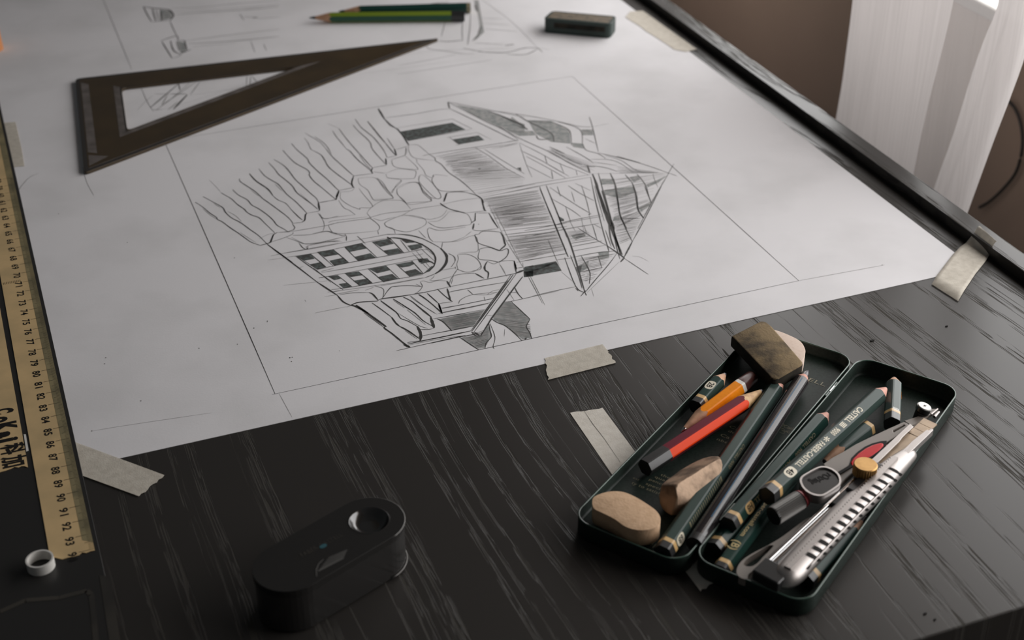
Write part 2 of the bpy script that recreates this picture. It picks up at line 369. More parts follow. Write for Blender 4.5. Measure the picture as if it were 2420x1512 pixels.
for q in range(1):  # added out-of-view cloth, there to bounce window light onto the wall
    v = []; f = []; n = 60
    for i in range(9):
        for j in range(n + 1): v.append(D(CS + .5 + 1.2 * math.sin(j * .55) + .4 * math.sin(j * 1.3), 111.5 + j * .9, -38 + i * 12.5))
    for i in range(8):
        for j in range(n): a = i * (n + 1) + j; f.append((a, a + 1, a + n + 2, a + n + 1))
    o = pyd('curtain', v, f, 'curtain2', None, True); tag(o, 'added unseen curtain panel further along the window, bounces light onto the wall', 'curtain')

cab = [UV(2380, 235, WALL_S - .5), UV(2400, 258, WALL_S - .5), UV(2414, 300, WALL_S - .5), UV(2416, 350, WALL_S - .5), UV(2402, 405, WALL_S - .5), UV(2372, 445, WALL_S - .5), UV(2340, 475, WALL_S - .5), UV(2315, 490, WALL_S - .5)]
tag(tube('cable', catmull(cab, 6), 0.0013, 'cable', None, 8), 'thin grey cable looping down the wall beside the curtain', 'cable')

# ------------------------------------------------------------------ drawing sheet (local desk frame 0.5..47.6 x 54..) and its pencil work
PT = 0.025   # top of the paper, cm
paper = thing('drawing_paper', 'large white drawing sheet with pencil sketches taped to the desk', 'paper', D(24, 80, 0))
def grid_sheet():
    v = []; f = []; ns, nt_ = 24, 60; s0, s1, t0, t1 = -2.2, 47.60, 54.0, 150.0
    for k, z in ((0, PT), (1, 0.003)):
        for i in range(nt_ + 1):
            for j in range(ns + 1):
                v.append(D(s0 + (s1 - s0) * j / ns, t0 + (t1 - t0) * i / nt_, z))
    n = (ns + 1) * (nt_ + 1)
    for i in range(nt_):
        for j in range(ns): a = i * (ns + 1) + j; f.append((a, a + 1, a + ns + 2, a + ns + 1)); f.append((n + a + ns + 1, n + a + ns + 2, n + a + 1, n + a))
    for j in range(ns): f.append((j, n + j, n + j + 1, j + 1)); a = nt_ * (ns + 1) + j; f.append((a, a + 1, n + a + 1, n + a))
    for i in range(nt_): a = i * (ns + 1); b = a + ns + 1; f.append((a, b, n + b, n + a)); a += ns; b += ns; f.append((a, n + a, n + b, b))
    return pyd('sheet', v, f, 'paper', paper)
grid_sheet()
CR = {'A': (1350, 740, 4.724), 'E': (440, 360, 5.8167), 'F': (640, 240, 5.8167), 'G': (880, 220, 5.8167), 'H': (740, 380, 5.8167), 'I': (980, 380, 5.8167), 'J': (1180, 240, 5.04), 'K': (1240, 440, 5.8167),
      'M': (640, 540, 6.722), 'N': (900, 540, 6.722), 'O': (800, 660, 7.957), 'Q': (1020, 620, 6.873), 'R': (300, 0, 5.8167), 'S': (940, 0, 5.8167), 'P': (0, 0, 1.0), 'X': (0, 0, 3.436)}
WID = {'B': 0.80, 'b': 0.48, 'm': 0.34, 't': 0.24, 'f': 0.20, 'W': 1.3}
PR = {}
def pts_of(c, s, z):
    x0, y0, k = CR[c]; a = [tuple(map(float, q.split(','))) for q in s.split()]
    return [U(x0 + x / k, y0 + y / k, z) for x, y in a]
def strokes(c, txt):
    for ln in txt.strip().splitlines():
        for part in ln.strip().split(';'):
            part = part.strip()
            if not part: continue
            hd, body = part.split(' ', 1); tone = hd[-1]; p = pts_of(c, body, PT + 0.006 + 0.001 * (3 - int(tone)))
            straight = 's' in hd
            if len(p) > 2 and not straight: p = catmull(p, 4)
            if len(p) == 2: p = [p[0].lerp(p[1], i / 8) for i in range(9)]
            PR.setdefault('g' + tone, Print()).line(p, WID[hd[0]] * 1.2 / 1000)
def fills(c, m, txt):
    for ln in txt.strip().splitlines():
        for q in ln.split(';'):
            if q.strip(): PR.setdefault(m, Print()).poly(pts_of(c, q, PT + 0.004 + (0.001 if m == 'gf' else 0)))
def hatch(c, quad, n, tone, w='t', ragged=0.1, tilt=0.0, gap=0.0):
    """hatching lines between the left side (p0-p3) and the right side (p1-p2) of a quadrilateral"""
    p = pts_of(c, quad, PT + 0.005); rnd = random.Random(len(quad) + n)
    for i in range(n):
        a = min(1, max(0, (i + rnd.random() * 0.9) / n)); l = p[0].lerp(p[3], a); r = p[1].lerp(p[2], min(1, max(0, a + tilt + rnd.uniform(-.02, .02))))
        x0 = rnd.uniform(-.02, ragged * .5); x1 = 1.03 - rnd.uniform(0, ragged * .55)
        if gap and rnd.random() < gap: x0 = rnd.uniform(0, 0.5); x1 = x0 + rnd.uniform(.2, .5)
        q = [l.lerp(r, x0 + (x1 - x0) * k / 5) for k in range(6)]
        PR.setdefault('g' + tone, Print()).line(q, WID[w] * rnd.uniform(.7, 1.5) / 1000)
# frame of the drawing and of the far one
strokes('P', '''m0 650,930 519,630 388,332; m0 643,932 1888,663; m1 1888,663 1620,421 1352,180; m2 1352,180 870,256 430,326
t2 1888,663 2090,626; f3 660,930 690,985; t1 240,-10 275,75 311,163; t1 334,208 348,240 362,262; f3 360,264 430,246 610,190; f3 218,1018 310,1003 500,975
f2 195,395 205,430 222,462; f3 880,150 1010,122 1270,112; f3 850,175 1100,140; t2 1140,0 1210,52 1272,115; m2 -60,620 50,440 90,410''')
strokes('E', '''b0 125,683 230,750 330,835 415,890 430,920 500,955 600,1030 720,1110 830,1190 900,1235 1020,1278
b0 230,605 370,680 500,755 540,820 620,895 750,965 880,1060 1000,1145 1120,1265
b0 480,555 620,635 700,710 800,780 830,815 900,860 1000,895 1090,980 1220,1105
b0 640,510 720,585 840,650 900,720 1000,775 1120,860 1200,935 1250,1000 1340,1050 1400,1090
b0 735,360 745,400 850,470 960,545 1050,630 1120,680 1250,775 1400,890 1470,975
B0 870,290 960,390 1120,500 1190,590; m0 1190,590 1260,650 1370,700 1440,780; b0 1440,780 1540,880 1600,930
b0 1000,225 1080,320 1180,385 1270,440 1380,570 1500,670 1600,770 1660,835
b0 1135,140 1220,230 1270,300 1370,380 1460,460 1520,550 1620,630 1740,720 1810,780
b0 1205,95 1330,170 1410,250 1500,370 1600,460 1720,570 1790,630 1820,690
f2 230,770 330,860 430,920; f2 380,700 470,760; f2 570,810 680,870 760,950; f2 890,520 1000,600; f2 1220,430 1320,530; f2 1560,560 1800,770; f2 740,1100 960,1240
f3 320,380 420,480 470,540; m3 1000,1190 1120,1130 1220,1110
Bs0 1020,1278 1140,1245 1160,1235 1200,1130 1250,1100; bs0 1250,1100 1400,1090 1480,1060 1495,1030 1460,980
ms0 1470,975 1590,960; B0 1590,960 1630,930 1640,860 1660,835; ms0 1660,835 1810,810 1830,800; Bs0 1835,800 1820,690; ms0 1820,690 2060,650; Bs0 2065,650 2070,600 2094,530
Bs0 1120,1265 1260,1370 1460,1512
m1 1150,1235 1300,1190 1450,1130 1470,1100; m1 1400,1095 1700,1045 1950,1000 2094,960; t1 1470,1140 1700,1130 1930,1085 2094,1130; t1 1380,1170 1500,1210 1600,1250 1700,1250 2094,1210
t1 1550,1240 1600,1310 1670,1330 1680,1280 2094,1212; t1 1250,1400 1670,1325 2094,1245; t1 1810,830 1880,930 1900,1010 1880,1080; t1 1830,850 1870,900 1940,910 2094,870; f2 1130,1480 1400,1440''')
strokes('F', '''b0 165,665 230,740 320,830 400,880 500,935 535,980 530,1010 590,1090 700,1180 800,1265 890,1340
b0 285,575 360,660 500,780 530,840 640,950 780,1070 900,1190 940,1225
m2 460,500 510,560 550,650 600,680; b0 600,680 690,730 740,800 790,890 880,970 1000,1060 1110,1140
m2 470,430 570,490 680,560 760,650; b1 760,650 850,760 960,860 1060,950 1140,1020
m1 600,480 720,560 790,640 830,720; m1 850,400 900,480 960,550 1040,650; b0 1040,650 1090,680 1150,750 1220,820 1320,900 1390,960
b1 935,365 1010,470 1090,570 1170,660 1260,760 1340,850 1400,910; t1 1220,740 1300,850 1380,930
b1 1130,320 1210,410 1360,550 1390,640 1470,740 1580,860; b1 1160,240 1240,350 1300,400 1400,480 1480,570 1560,680 1600,770
B1 1330,270 1420,380 1500,480 1570,560; b0 1570,560 1650,660 1720,740; m1 1600,500 1700,650; f3 780,300 920,360
Bs0 1480,95 1560,230; bs0 1560,230 1640,310 1740,380 1830,490; Bs0 1830,490 1900,600
Bs0 1700,650 1730,740; Bs0 1580,780 1590,870; Bs0 1400,910 1380,950 1400,990; B0 1140,1020 1115,1100 1120,1150 1145,1185; Bs0 940,1225 895,1345; Bs0 655,1375 665,1480
m1 1720,660 1890,610; m1 1600,770 1720,745; m0 1410,905 1590,875; m0 1140,1020 1390,990; m0 940,1220 1140,1180; m0 670,1390 900,1345
t2 1860,620 1850,730 1650,790; t2 950,1240 1100,1230 1150,1190''')
strokes('G', '''Bs0 80,215 160,350; bs0 160,350 250,450 350,490; Bs0 350,490 430,600 500,710
m0 180,340 400,310 620,280 860,235 1060,210; Bs0 1040,120 1060,210; ms1 330,480 1100,355 1370,490; m1 500,655 1360,495; ts1 1020,610 1060,605 1440,540 1640,640; m1 1060,605 1190,705; t1 1145,715 1200,708
bs0 780,840 1400,745 2000,650; m1 690,860 780,842; ms1 1410,745 1500,800 1600,860 1850,1040 2094,1170; ms1 1540,770 1700,870 1980,1040 2094,1110
b1 1040,120 1250,230 1560,390 1800,500 2010,640; b0 1060,210 1250,300 1600,470 1900,620 2000,655
b1 1060,125 1400,190 1900,290 2094,330; B1 1590,240 1850,340 2094,440; m1 870,875 1400,770 2000,690; m2 1640,760 2000,700; B2 1850,510 2094,545
b1 780,840 860,890 870,930 950,980 1050,1090 1200,1190 1340,1310 1430,1400; B0 1430,1400 1500,1450 1530,1510; B0 1455,1040 1495,1042
t1 450,860 580,980 620,1030 600,1050 330,1020 270,950 290,910 450,860; t1 190,1100 360,1040 560,1060 600,1080 590,1140 540,1175 230,1165 190,1110
t1 600,940 700,1050 740,1130 830,1160 850,1120 1040,1140; t1 600,905 620,940; t1 500,720 500,790 560,880 700,910 850,925; t1 500,712 620,710 700,770 780,840
t1 660,1120 640,1220 700,1330 800,1430 900,1450 940,1430 930,1380 850,1260 720,1140 660,1120; m1 850,1130 820,1200 900,1320 1030,1350 1330,1340
t1 340,1300 450,1240 560,1225 640,1250 700,1370 810,1470 780,1490 560,1500 460,1500 350,1390 340,1300; t1 450,860 460,780 460,750; t1 200,1170 340,1180 400,1210 280,1330 270,1370
t1 60,1160 140,1260 280,1420 250,1450 30,1460; t1 0,1080 180,1100; m1 1000,1420 1040,1370 1220,1350 1400,1395''')
fills('G', 'gf', '370,530 1100,405 1280,500 490,655 420,590; 1110,635 1460,580 1540,645 1190,705; 1985,1030 2040,1020 2050,1075')
fills('G', 'gs', '1150,160 1600,240 2094,430 2094,560 1830,500 1450,330')
strokes('H', '''t1 620,240 780,225 880,250 960,360 1040,450 1100,500 1050,520 860,545 800,490 750,400 640,320 620,240; t1 380,425 380,520 500,610 640,665 650,645 820,630 700,470 630,380
t1 350,540 420,640 500,680 580,740; t1 90,720 150,790 330,770 580,740; t1 890,240 960,300 1040,420 1090,440; t1 1090,440 1140,340 1210,270
t1 1150,390 1300,310 1420,290 1480,340 1510,420 1630,540 1400,595 1290,590 1250,540 1160,460 1150,390; t1 1460,200 1460,290 1600,440 1700,520 1760,500 1740,430
t1 740,720 800,640 950,550 1150,540 1250,560 1340,660; m1 740,790 1000,720 1330,685 1400,660 1780,605; t1 740,720 800,790
t1 210,850 300,820 740,770; m1 210,880 370,845 740,795 800,800 890,870 915,920 890,960; t1 890,960 600,990 430,1000 280,985 230,930 210,880
m1 1330,685 1240,740 1130,780 1000,840 990,880 1050,920 1180,960 1300,975 1450,930 1540,880 1560,830; t1 1560,830 1500,780 1350,750 1200,755
t1 1240,735 1560,800 1680,790 1780,750 1840,670; t1 830,790 930,820 1010,800 1130,770; t1 1590,830 1700,830 1780,790 1860,710; t1 1580,840 1700,910 1850,920 2090,880
m1 1570,960 1600,920 1750,955 2094,910; m1 1570,960 1600,1060 1650,1110; t1 1650,1110 1900,1110 2094,1040; t1 1000,905 1100,930 1130,1000; t1 890,960 900,1010; t1 430,1000 460,1040 460,1100; t1 0,1000 200,965 400,1030 440,1020
t1 1780,1120 1770,1190; t1 1860,1270 1930,1310 1950,1380 1900,1460; t1 1450,955 1500,1010 1550,1060; t1 130,1110 400,1110 ; t1 0,1140 200,1100 430,1040
B0 1840,440 1800,560; b0 1750,580 1790,610 1900,670 2094,720; f2 600,1030 730,1150''')
strokes('I', '''m1 440,440 560,425 700,430; b0 700,430 840,470 915,510; B0 915,510 940,600 960,670 985,690; b0 350,580 380,610 480,660 600,690 700,715; m1 700,715 985,685; B0 440,440 400,560 ; t1 380,600 640,540 910,510
Bs0 835,715 830,820 780,850; Bs0 815,860 800,940; m0 800,945 900,960 1140,930; Bs0 1020,715 1080,820 1150,925; m1 835,715 1020,715
b0 880,1010 930,970 1050,965 1180,980; B0 1180,980 1215,1040 1240,1130 1245,1160 1190,1210 1170,1230; b0 1170,1230 1060,1190 880,1130 840,1050 830,1015 880,1010
b0 890,1240 900,1210 1030,1190 1170,1235 1270,1205 1290,1250 1260,1320 1180,1380 1150,1390 1030,1365 880,1345 890,1240
b0 1000,1380 970,1430 975,1512; m1 1000,1380 1090,1415 1180,1380 1340,1370 1370,1385; Bs0 1370,1385 1400,1490
t1 440,700 600,700 720,730 770,800 780,850 740,880 520,910 400,920 280,900 180,840; t1 700,1030 780,970 ; t1 385,1120 370,1200; t1 385,1120 600,1100 780,1030 850,1050 870,1130 865,1240 750,1255 600,1270
m1 590,1290 700,1280 780,1300 860,1350 910,1430 900,1490 790,1512; t1 590,1290 600,1350 580,1420 600,1500; t1 470,1280 540,1310 560,1370 500,1460
m1 860,450 1660,320; m1 930,500 1700,355; b0 1720,360 1830,640 1960,960 2094,1290; b0 1810,345 1900,560 1980,760 2094,1050
m0 1200,960 1930,880 2094,850; b0 1240,1015 1700,960 2094,900; f2 1020,600 1250,1080 1500,1470; f2 1080,640 1480,1450
m0 1400,1395 2094,1270; m0 1400,1475 1500,1460; f2 1830,1090 1990,1440''')
hatch('G', '890,880 1430,780 2080,1160 1200,1190', 34, '2', 'm', .18, gap=.12); hatch('G', '1200,1200 2060,1140 2094,1290 1480,1440', 9, '2', 't', .12)
hatch('G', '980,930 1500,830 1900,1080 1150,1150', 16, '3', 'b', .2)
hatch('I', '935,520 1690,400 1900,850 1200,930', 62, '2', 'm', .12, gap=.12); hatch('I', '990,640 1750,520 1890,830 1180,910', 26, '1', 't', .15, gap=.6)
hatch('I', '1240,1040 1960,970 2094,1240 1420,1370', 42, '2', 'm', .14, gap=.12); hatch('I', '1250,1060 1960,980 2060,1200 1400,1330', 12, '1', 't', .2, gap=.6)
strokes('J', '''b1 0,115 350,170 700,235 950,295 1110,300; b1 1070,180 1110,300 1180,600; f2 1110,300 1310,260
b1 0,300 250,440 600,600 850,740 1080,850; B0 0,160 150,230 250,270 340,330; B1 200,150 350,240 500,310 630,390 650,480; b1 340,230 560,230 700,270 840,350 860,520; b1 700,240 960,330 990,520
b1 1000,520 1040,580 1180,620 1270,680; b1 800,540 950,620 1050,680 1120,730; B1 600,540 780,620; m1 620,570 900,720 1100,770; b0 1180,610 1400,660 1700,740 2020,850; B1 1400,650 1680,730; m1 1260,640 1450,700 1600,800 1720,850
m1 1050,690 1300,690 1450,740 1600,850; m1 1120,720 1400,760 ; b0 970,780 1150,770 1280,790 1400,830; B1 1080,850 1050,760; m1 240,490 500,620 700,730 1060,870
t1 0,500 220,455; t2 0,550 230,480; m1 250,580 500,700 830,890; m1 320,650 600,800 790,910; m2 330,760 640,920; m1 540,640 570,740 ; m1 570,740 760,850; t1 720,730 770,850; t1 915,820 930,880; m1 620,820 640,920; t1 240,500 320,740 390,900
ms1 0,1055 440,970 1080,870; ms1 0,1100 440,1010 1090,900; b0 480,1010 560,1220 680,1500; b0 560,1000 680,1300 760,1512
b2 600,1020 900,1220 1100,1340; m1 630,1160 860,1290 970,1370; b2 820,1000 960,1090 1130,1180; t1 900,970 1090,1060; m1 690,1010 730,1130; t1 860,1070 900,1200; m1 980,1000 1040,1180 1080,1350; m1 790,1250 850,1430
W0 1110,860 1150,960 1200,1120 1260,1300 1340,1512; B0 1160,1000 1230,1180 1310,1400 1370,1512; b0 1180,850 1220,1000 1300,1300; b1 1090,900 1150,1200 1230,1512; m1 1130,1000 1250,1420
b1 2020,850 1930,1000 1800,1230 1650,1512; B1 1320,850 1370,960 1400,1070; B0 1400,1070 1420,1250 1450,1380 1520,1512; b0 1500,870 1580,960; B0 1580,960 1620,1070 1640,1200 1660,1300 1720,1390; b0 1640,860 1740,990 1780,1120 1810,1210; t1 1830,860 1850,930 1890,1020
t2 1080,860 1700,850 2020,855; m1 2080,740 2010,860; m1 2020,850 2117,885; B2 350,240 620,250; B1 440,400 480,450 640,440; B2 980,350 1110,360; m2 1020,440 1150,500 ; W2 1240,1060 1420,1040; W2 1660,1280 1790,1220''')
fills('J', 'gs', '340,220 620,230 840,340 850,500 620,480 430,380; 100,350 400,350 440,400 240,410; 860,490 1000,500 1020,560 880,540; 980,330 1110,330 1120,400 990,400; 1210,920 1370,920 1380,980 1220,990; 1240,1070 1380,1030 1600,1010 1620,1080 1440,1150 1260,1110; 1550,900 1650,880 1680,930 1600,960; 1750,990 2000,880 1900,960 1770,1020; 1660,1260 1800,1190 1810,1230 1690,1310; 150,180 300,300 340,340 100,260')
fills('J', 'gf', '700,1360 770,1410 720,1420')
hatch('J', '1210,930 1980,860 1720,1400 1400,1512', 44, '2', 't', .25, -.10, gap=.6); hatch('J', '1270,1120 1640,1080 1700,1400 1400,1512', 26, '1', 't', .2, -.1, gap=.3)
hatch('J', '1400,770 1950,850 1800,850 1400,860', 6, '2', 'm', .2); hatch('J', '600,560 1200,760 1080,850 560,600', 8, '2', 't', .2)
strokes('K', '''b0 210,40 400,480 570,900 600,970; b0 300,0 470,420 530,560; B0 530,560 640,820 830,1460; b0 0,610 420,530 640,470 1050,390; b0 0,700 450,610 720,560 1020,510
m1 560,500 850,450 1080,410; m1 880,380 890,400; f2 620,480 700,620; f2 780,430 810,600; f2 890,410 920,520
b0 930,0 1010,340 1080,620 1150,860 1160,900; W0 980,0 1050,200 1120,400 1200,600 1280,800 1340,940; B0 1060,60 1150,350 1230,620 1320,950; b0 1100,100 1200,500 1260,820 1310,1000; m1 1110,600 1190,830; W1 1090,300 1200,500 1230,600; B1 1150,420 1180,700 1240,860
m0 730,570 930,700 1140,820; B0 1140,820 1340,960 1370,990; m0 1370,990 1700,1210; b0 640,830 1060,750; m0 660,890 1110,810; b0 640,980 1000,910 1240,890; m0 450,1010 640,985; m0 930,520 1000,750; t1 820,550 850,640; t1 950,520 1060,580
m0 0,1020 560,930; m0 100,1510 400,1440 700,1380; b0 550,980 700,1370 820,1460; b1 630,950 740,1230 790,1400; m0 700,1400 740,1440; b0 1270,920 1150,1080 960,1300 830,1460; B0 1370,970 1480,760; b0 1480,760 1650,450 1880,0; f2 1300,1040 860,1460
B0 1240,0 1280,200 1310,400; b0 1310,400 1400,600 1480,760; B0 1490,0 1540,150 1560,320 1640,440; b0 1650,0 1740,220; b0 780,960 860,1100 900,1200 890,1340; m1 1010,950 1060,1120; b0 840,1430 770,1512; b0 830,1460 850,1500; Bs0 1320,1040 1370,980
t2 330,740 440,1020; f2 50,1240 180,1480; f2 80,1240 200,1470; f3 920,1410 950,1512; f3 500,1170 700,1340; B1 640,680 820,650; B1 700,700 830,680; f3 1480,960 1580,970 1700,1030''')
fills('K', 'gf', '0,1110 430,1030 510,1160 0,1250; 460,410 540,450 540,480 480,480; 710,1110 790,1080 770,1180 735,1190'); fills('K', 'gs', '700,1110 880,1020 870,1120 740,1200; 1010,910 1160,900 1160,980 1040,1010; 640,680 820,640 840,680 700,740; 1230,420 1300,400 1300,460 1210,480')
hatch('K', '690,1000 1230,930 900,1330 790,1320', 24, '1', 'm', .15, -.12, gap=.3); hatch('K', '1180,420 1600,440 1450,760 1300,800', 26, '1', 't', .12, -.12); hatch('K', '560,620 830,590 1000,740 640,800', 14, '1', 't', .2)
strokes('M', '''Bs0 0,290 190,430 480,650 740,850; Bs0 740,850 1060,1060; B0 1060,1060 1150,1160 1270,1220; m1 150,400 700,310 1200,215; m0 1200,215 1800,100 1900,90 2050,92 2250,120 2420,165
m0 260,455 800,370 1400,240 1850,150; B0 1850,150 2000,145 2200,180 2420,250; b0 400,440 680,640 1150,970; t1 440,450 700,620; b0 960,970 1300,925 1600,870 2420,730; b1 1000,1000 1100,985; t1 900,1010 1700,900 2420,780; m2 1040,1040 1200,1010 1400,970
b0 740,650 1300,530 2420,330; m0 800,700 1600,560 2420,400; m0 760,780 900,760 1900,570 2420,470; m2 800,680 1000,630
b0 630,400 880,610; m0 740,370 990,590; b0 990,330 1240,540; m0 1170,290 1400,520; m0 1440,230 1690,460; m0 1610,210 1870,420; Bs0 1850,130 1920,180; b0 1920,180 2120,390; m0 2060,180 2200,360
m0 1060,740 1300,930; m0 1180,710 1420,910; b0 1390,680 1620,870; b0 1550,640 1800,850; m0 1830,590 2050,800; m0 2000,570 2210,760; b0 2240,510 2420,710; t1 1380,120 1490,220; t1 680,620 960,860
m0 1090,1050 1300,1020 1560,1015; B0 1560,1015 1620,1040 1700,1130; B0 1270,1220 1400,1170 1700,1150; b0 1700,1150 1750,1120 2060,1080 2420,1010; b0 1770,1110 1900,940 2000,915 2200,905 2400,920; m1 1650,910 1790,960 1780,1100; t1 1640,930 1500,980
t2 700,1340 1200,1240; Ws0 1270,1210 1350,1235 1550,1344; t1 350,105 620,95 880,45 1000,80 1190,110; m0 1200,120 1200,190; t1 330,140 500,225 560,245 700,235 1180,125; m1 450,230 520,310 580,325 590,270; t1 590,270 900,205 1100,190
t2 0,435 150,405; t2 420,630 520,600; f2 200,900 900,830; f2 850,1080 1050,1050; f3 540,1130 560,1160; m1 770,780 870,765''')
fills('M', 'gf', '410,440 630,400 700,480 520,510; 610,570 800,530 880,610 740,650; 740,370 990,330 1080,410 850,450; 930,510 1160,460 1230,540 1010,590; 1170,290 1440,230 1530,315 1260,370; 1320,450 1580,390 1670,460 1400,520; 1610,210 1870,160 1960,240 1740,290; 1790,350 2020,310 2100,380 1870,420; 2070,175 2250,190 2300,220 2150,230; 2170,270 2380,240 2410,300 2240,350; 910,760 1060,740 1130,790 1010,820; 1080,880 1210,860 1280,920 1160,950; 1180,710 1390,680 1460,740 1270,770; 1310,830 1540,790 1610,870 1420,910; 1560,640 1830,590 1900,660 1690,710; 1690,770 1930,720 2030,800 1790,850; 1980,570 2240,520 2290,560 2200,600 2080,620; 2130,680 2300,640 2420,720 2210,760; 2330,490 2420,470 2420,520 2360,540')
strokes('N', '''b0 100,95 380,90 600,135 800,225 950,310; W0 950,310 1030,400 1050,470 1030,560 950,660 860,720; b0 860,720 700,780; m1 700,780 0,910; B0 100,155 220,150 400,180 600,230 750,310 840,400 870,490 840,600 760,670 660,720
m1 1220,640 1180,700 1140,760; t1 970,660 1200,620; t1 770,820 830,780 850,740; t1 777,825 900,820 1200,740; t1 620,850 680,830 780,855 900,825 1050,830 ; B0 1050,830 1110,930; m0 1090,870 1160,750 1400,710 1500,710; B0 1500,710 1640,790; t1 1120,880 1150,770
B0 1690,525 1650,600 1660,660 1710,700 1700,790; m1 1210,640 1350,690 1500,670 1590,600; b0 0,1110 600,1030 1060,930; b0 1060,930 1600,820 2150,710 2260,670; b0 1080,1010 1300,965 1980,850; m0 1380,970 1470,1050; t1 1470,1050 1700,1050 1850,1010; m1 1240,1190 1270,1130 1450,1050 1850,1010
m0 970,1260 1280,1210 1830,1100; b1 980,1330 1350,1265 1710,1190; b0 900,960 1020,1070 1140,1160; Bs0 1055,950 1110,1150; m1 920,1190 1140,1160; B0 920,1190 970,1344; b0 740,1030 920,1190; b0 600,1040 720,1120 970,1330; b0 360,1090 500,1160 730,1344; b0 200,1115 560,1344; b0 0,1150 260,1340; t1 480,1070 700,1240 860,1344
t1 1690,1050 1780,990 1880,970; t1 1640,1080 1660,1150; Bs0 2120,510 2150,690; W0 2140,710 2270,660; m1 630,850 660,920 600,1000 540,1030; t1 560,880 640,920; t1 480,340 820,330; t1 620,300 860,520; t1 500,380 760,650; f1 700,300 850,430; f1 560,350 800,640; B0 620,480 780,520 850,560; t1 1180,600 1190,640; f2 1880,550 2000,760''')
fills('N', 'gf', '2280,610 2420,580 2420,760 2280,770; 590,480 740,470 790,530 640,560; 690,700 800,600 850,590 780,680')
strokes('O', '''W0 330,480 620,690 900,890; m1 480,630 870,910; B0 870,890 870,920 1010,1020 1230,1200 1350,1280; b0 630,440 800,560 1000,710; B0 1000,710 1080,820 1150,880; B0 1150,880 1300,960 1520,1110; b0 790,390 1080,610 1170,730 1300,780 1480,880; W0 1480,880 1530,970 1550,1060 1540,1150
b0 1030,370 1300,540 1450,640 1600,780 1800,890; t1 1030,390 1250,540; b0 1220,330 1380,410; B0 1380,410 1600,590 1750,710; W0 1735,710 1770,820 1800,910; m0 1540,940 1700,940 1800,915; b0 1510,290 1640,370 1800,500 1960,650; b0 1670,260 1780,360 1880,450; B0 1880,450 1950,640
t1 1340,300 1450,400 1700,560 1860,660; t1 1130,640 1500,860 1680,920; t1 1290,570 1640,850; m0 1500,1075 2390,900; Bs0 1300,1215 1550,1160 2390,990; m0 1310,1190 1330,1180 1550,1150; t1 1310,1235 1900,1120 2390,1050; b0 1350,1280 2250,1080 2390,1060; m1 1090,1340 1350,1280; Ws0 1230,1220 1350,1280
m0 1780,740 2390,640; b0 1860,745 1970,800 2130,965; m1 1870,640 2390,530; m1 1950,550 2390,460; t2 1250,960 1480,1120; t2 150,520 230,500; m1 10,1344 20,1340''')
strokes('Q', '''Bs0 1325,200 660,1110; b0 1290,200 640,1110; b0 1370,190 690,1130; Bs0 1480,230 1350,400 980,900 800,1190; b1 1240,290 1000,610; m0 650,1120 790,1190 820,1130; b0 650,1130 720,1190 790,1190; b0 700,1130 770,1170
m0 170,750 1010,580; m1 130,830 960,650; m0 60,910 870,760; b0 90,915 190,965 330,1110; b0 0,1160 330,1100 700,1030; Bs0 0,1245 640,1110; b0 0,1310 450,1210 740,1160; b0 450,1210 600,1310 770,1420
b0 930,980 950,1100 970,1210 890,1300 870,1390; m1 950,990 1030,1210 1000,1360 1020,1400; b0 970,910 1060,970 1200,1030 1350,1150 1470,1270; b0 1290,630 1450,780 1600,920; b0 1600,920 1540,1040 1590,1130 1630,1240
m0 1180,640 1290,630 1480,590 2060,460; b0 1350,400 1400,500 1480,590; f2 1580,250 1800,660; f2 1610,240 1840,690; m1 1290,490 1410,480; f1 900,860 990,860; f2 1190,1080 1180,1200; f3 1120,40 1200,170; Bs0 1540,1220 1520,1250; f2 1480,0 1490,80; f2 1220,430 1340,610''')
fills('Q', 'gf', '1490,90 1900,0 2040,0 2062,110 1500,240')
fills('Q', 'gs', '120,920 860,770 680,1030 320,1090 200,970; 480,1220 740,1190 820,1180 925,990 970,1210 860,1390 740,1400; 1180,650 1280,640 1600,920 1540,1040 1620,1220 1480,1250 1250,1050 1010,930 990,860')
hatch('Q', '130,920 850,780 690,1030 320,1090', 26, '1', 't', .08, .02); hatch('Q', '500,1220 940,1060 900,1330 740,1390', 22, '1', 't', .1, .05); hatch('Q', '1180,650 1300,650 1580,930 1000,880', 22, '2', 'm', .05, .05); hatch('Q', '1010,900 1580,940 1620,1220 1400,1190', 26, '2', 'm', .06, .04)
# the distant sketch and the bits seen inside the set square
strokes('R', '''W1 225,90 350,110 460,120 560,130 610,160 640,220 590,280; B1 590,280 480,285 340,300; B1 340,300 280,200 225,90; B1 350,110 370,200 400,290; b1 400,130 440,280; B1 460,150 480,280; b1 590,290 640,400 690,500; B1 470,560 580,520 690,495 700,550
B1 480,570 560,700 620,800; B1 600,560 640,690 740,750; B1 700,550 790,560 800,590 830,690; W1 740,730 830,700; B1 830,700 880,680; b2 620,800 700,780 760,740; b1 680,570 720,700; B3 600,110 1000,100 1500,50 2094,5; b3 640,160 1200,130 2094,70; W3 680,200 1200,160 1700,130 2094,90; B3 800,560 1500,470 2094,400; W3 850,600 1500,560 2094,500; b3 900,640 1500,590
b2 1550,190 1610,280; W1 1720,240 1800,242; b2 1610,230 1720,235; b2 1800,262 2094,230; b2 380,1290 600,1290; B1 600,1290 820,1290; B1 320,1480 700,1160; W1 640,1500 830,1300; b2 480,1440 700,1300 940,1130; b2 400,1512 620,1350 860,1140; b2 870,1300 1000,1130; f2 140,1512 250,1400 360,1310; b2 560,1512 700,1400; b2 340,1510 480,1500; f2 870,1310 1200,1260 1640,1200
m2 1650,1040 1640,1190; b2 1700,1050 1690,1180; b2 1720,1050 1790,1130; b3 1600,120 2094,60; b2 480,1440 560,1300; B2 710,1140 730,1240; b3 1880,600 1920,700; b3 1700,560 1760,720''')
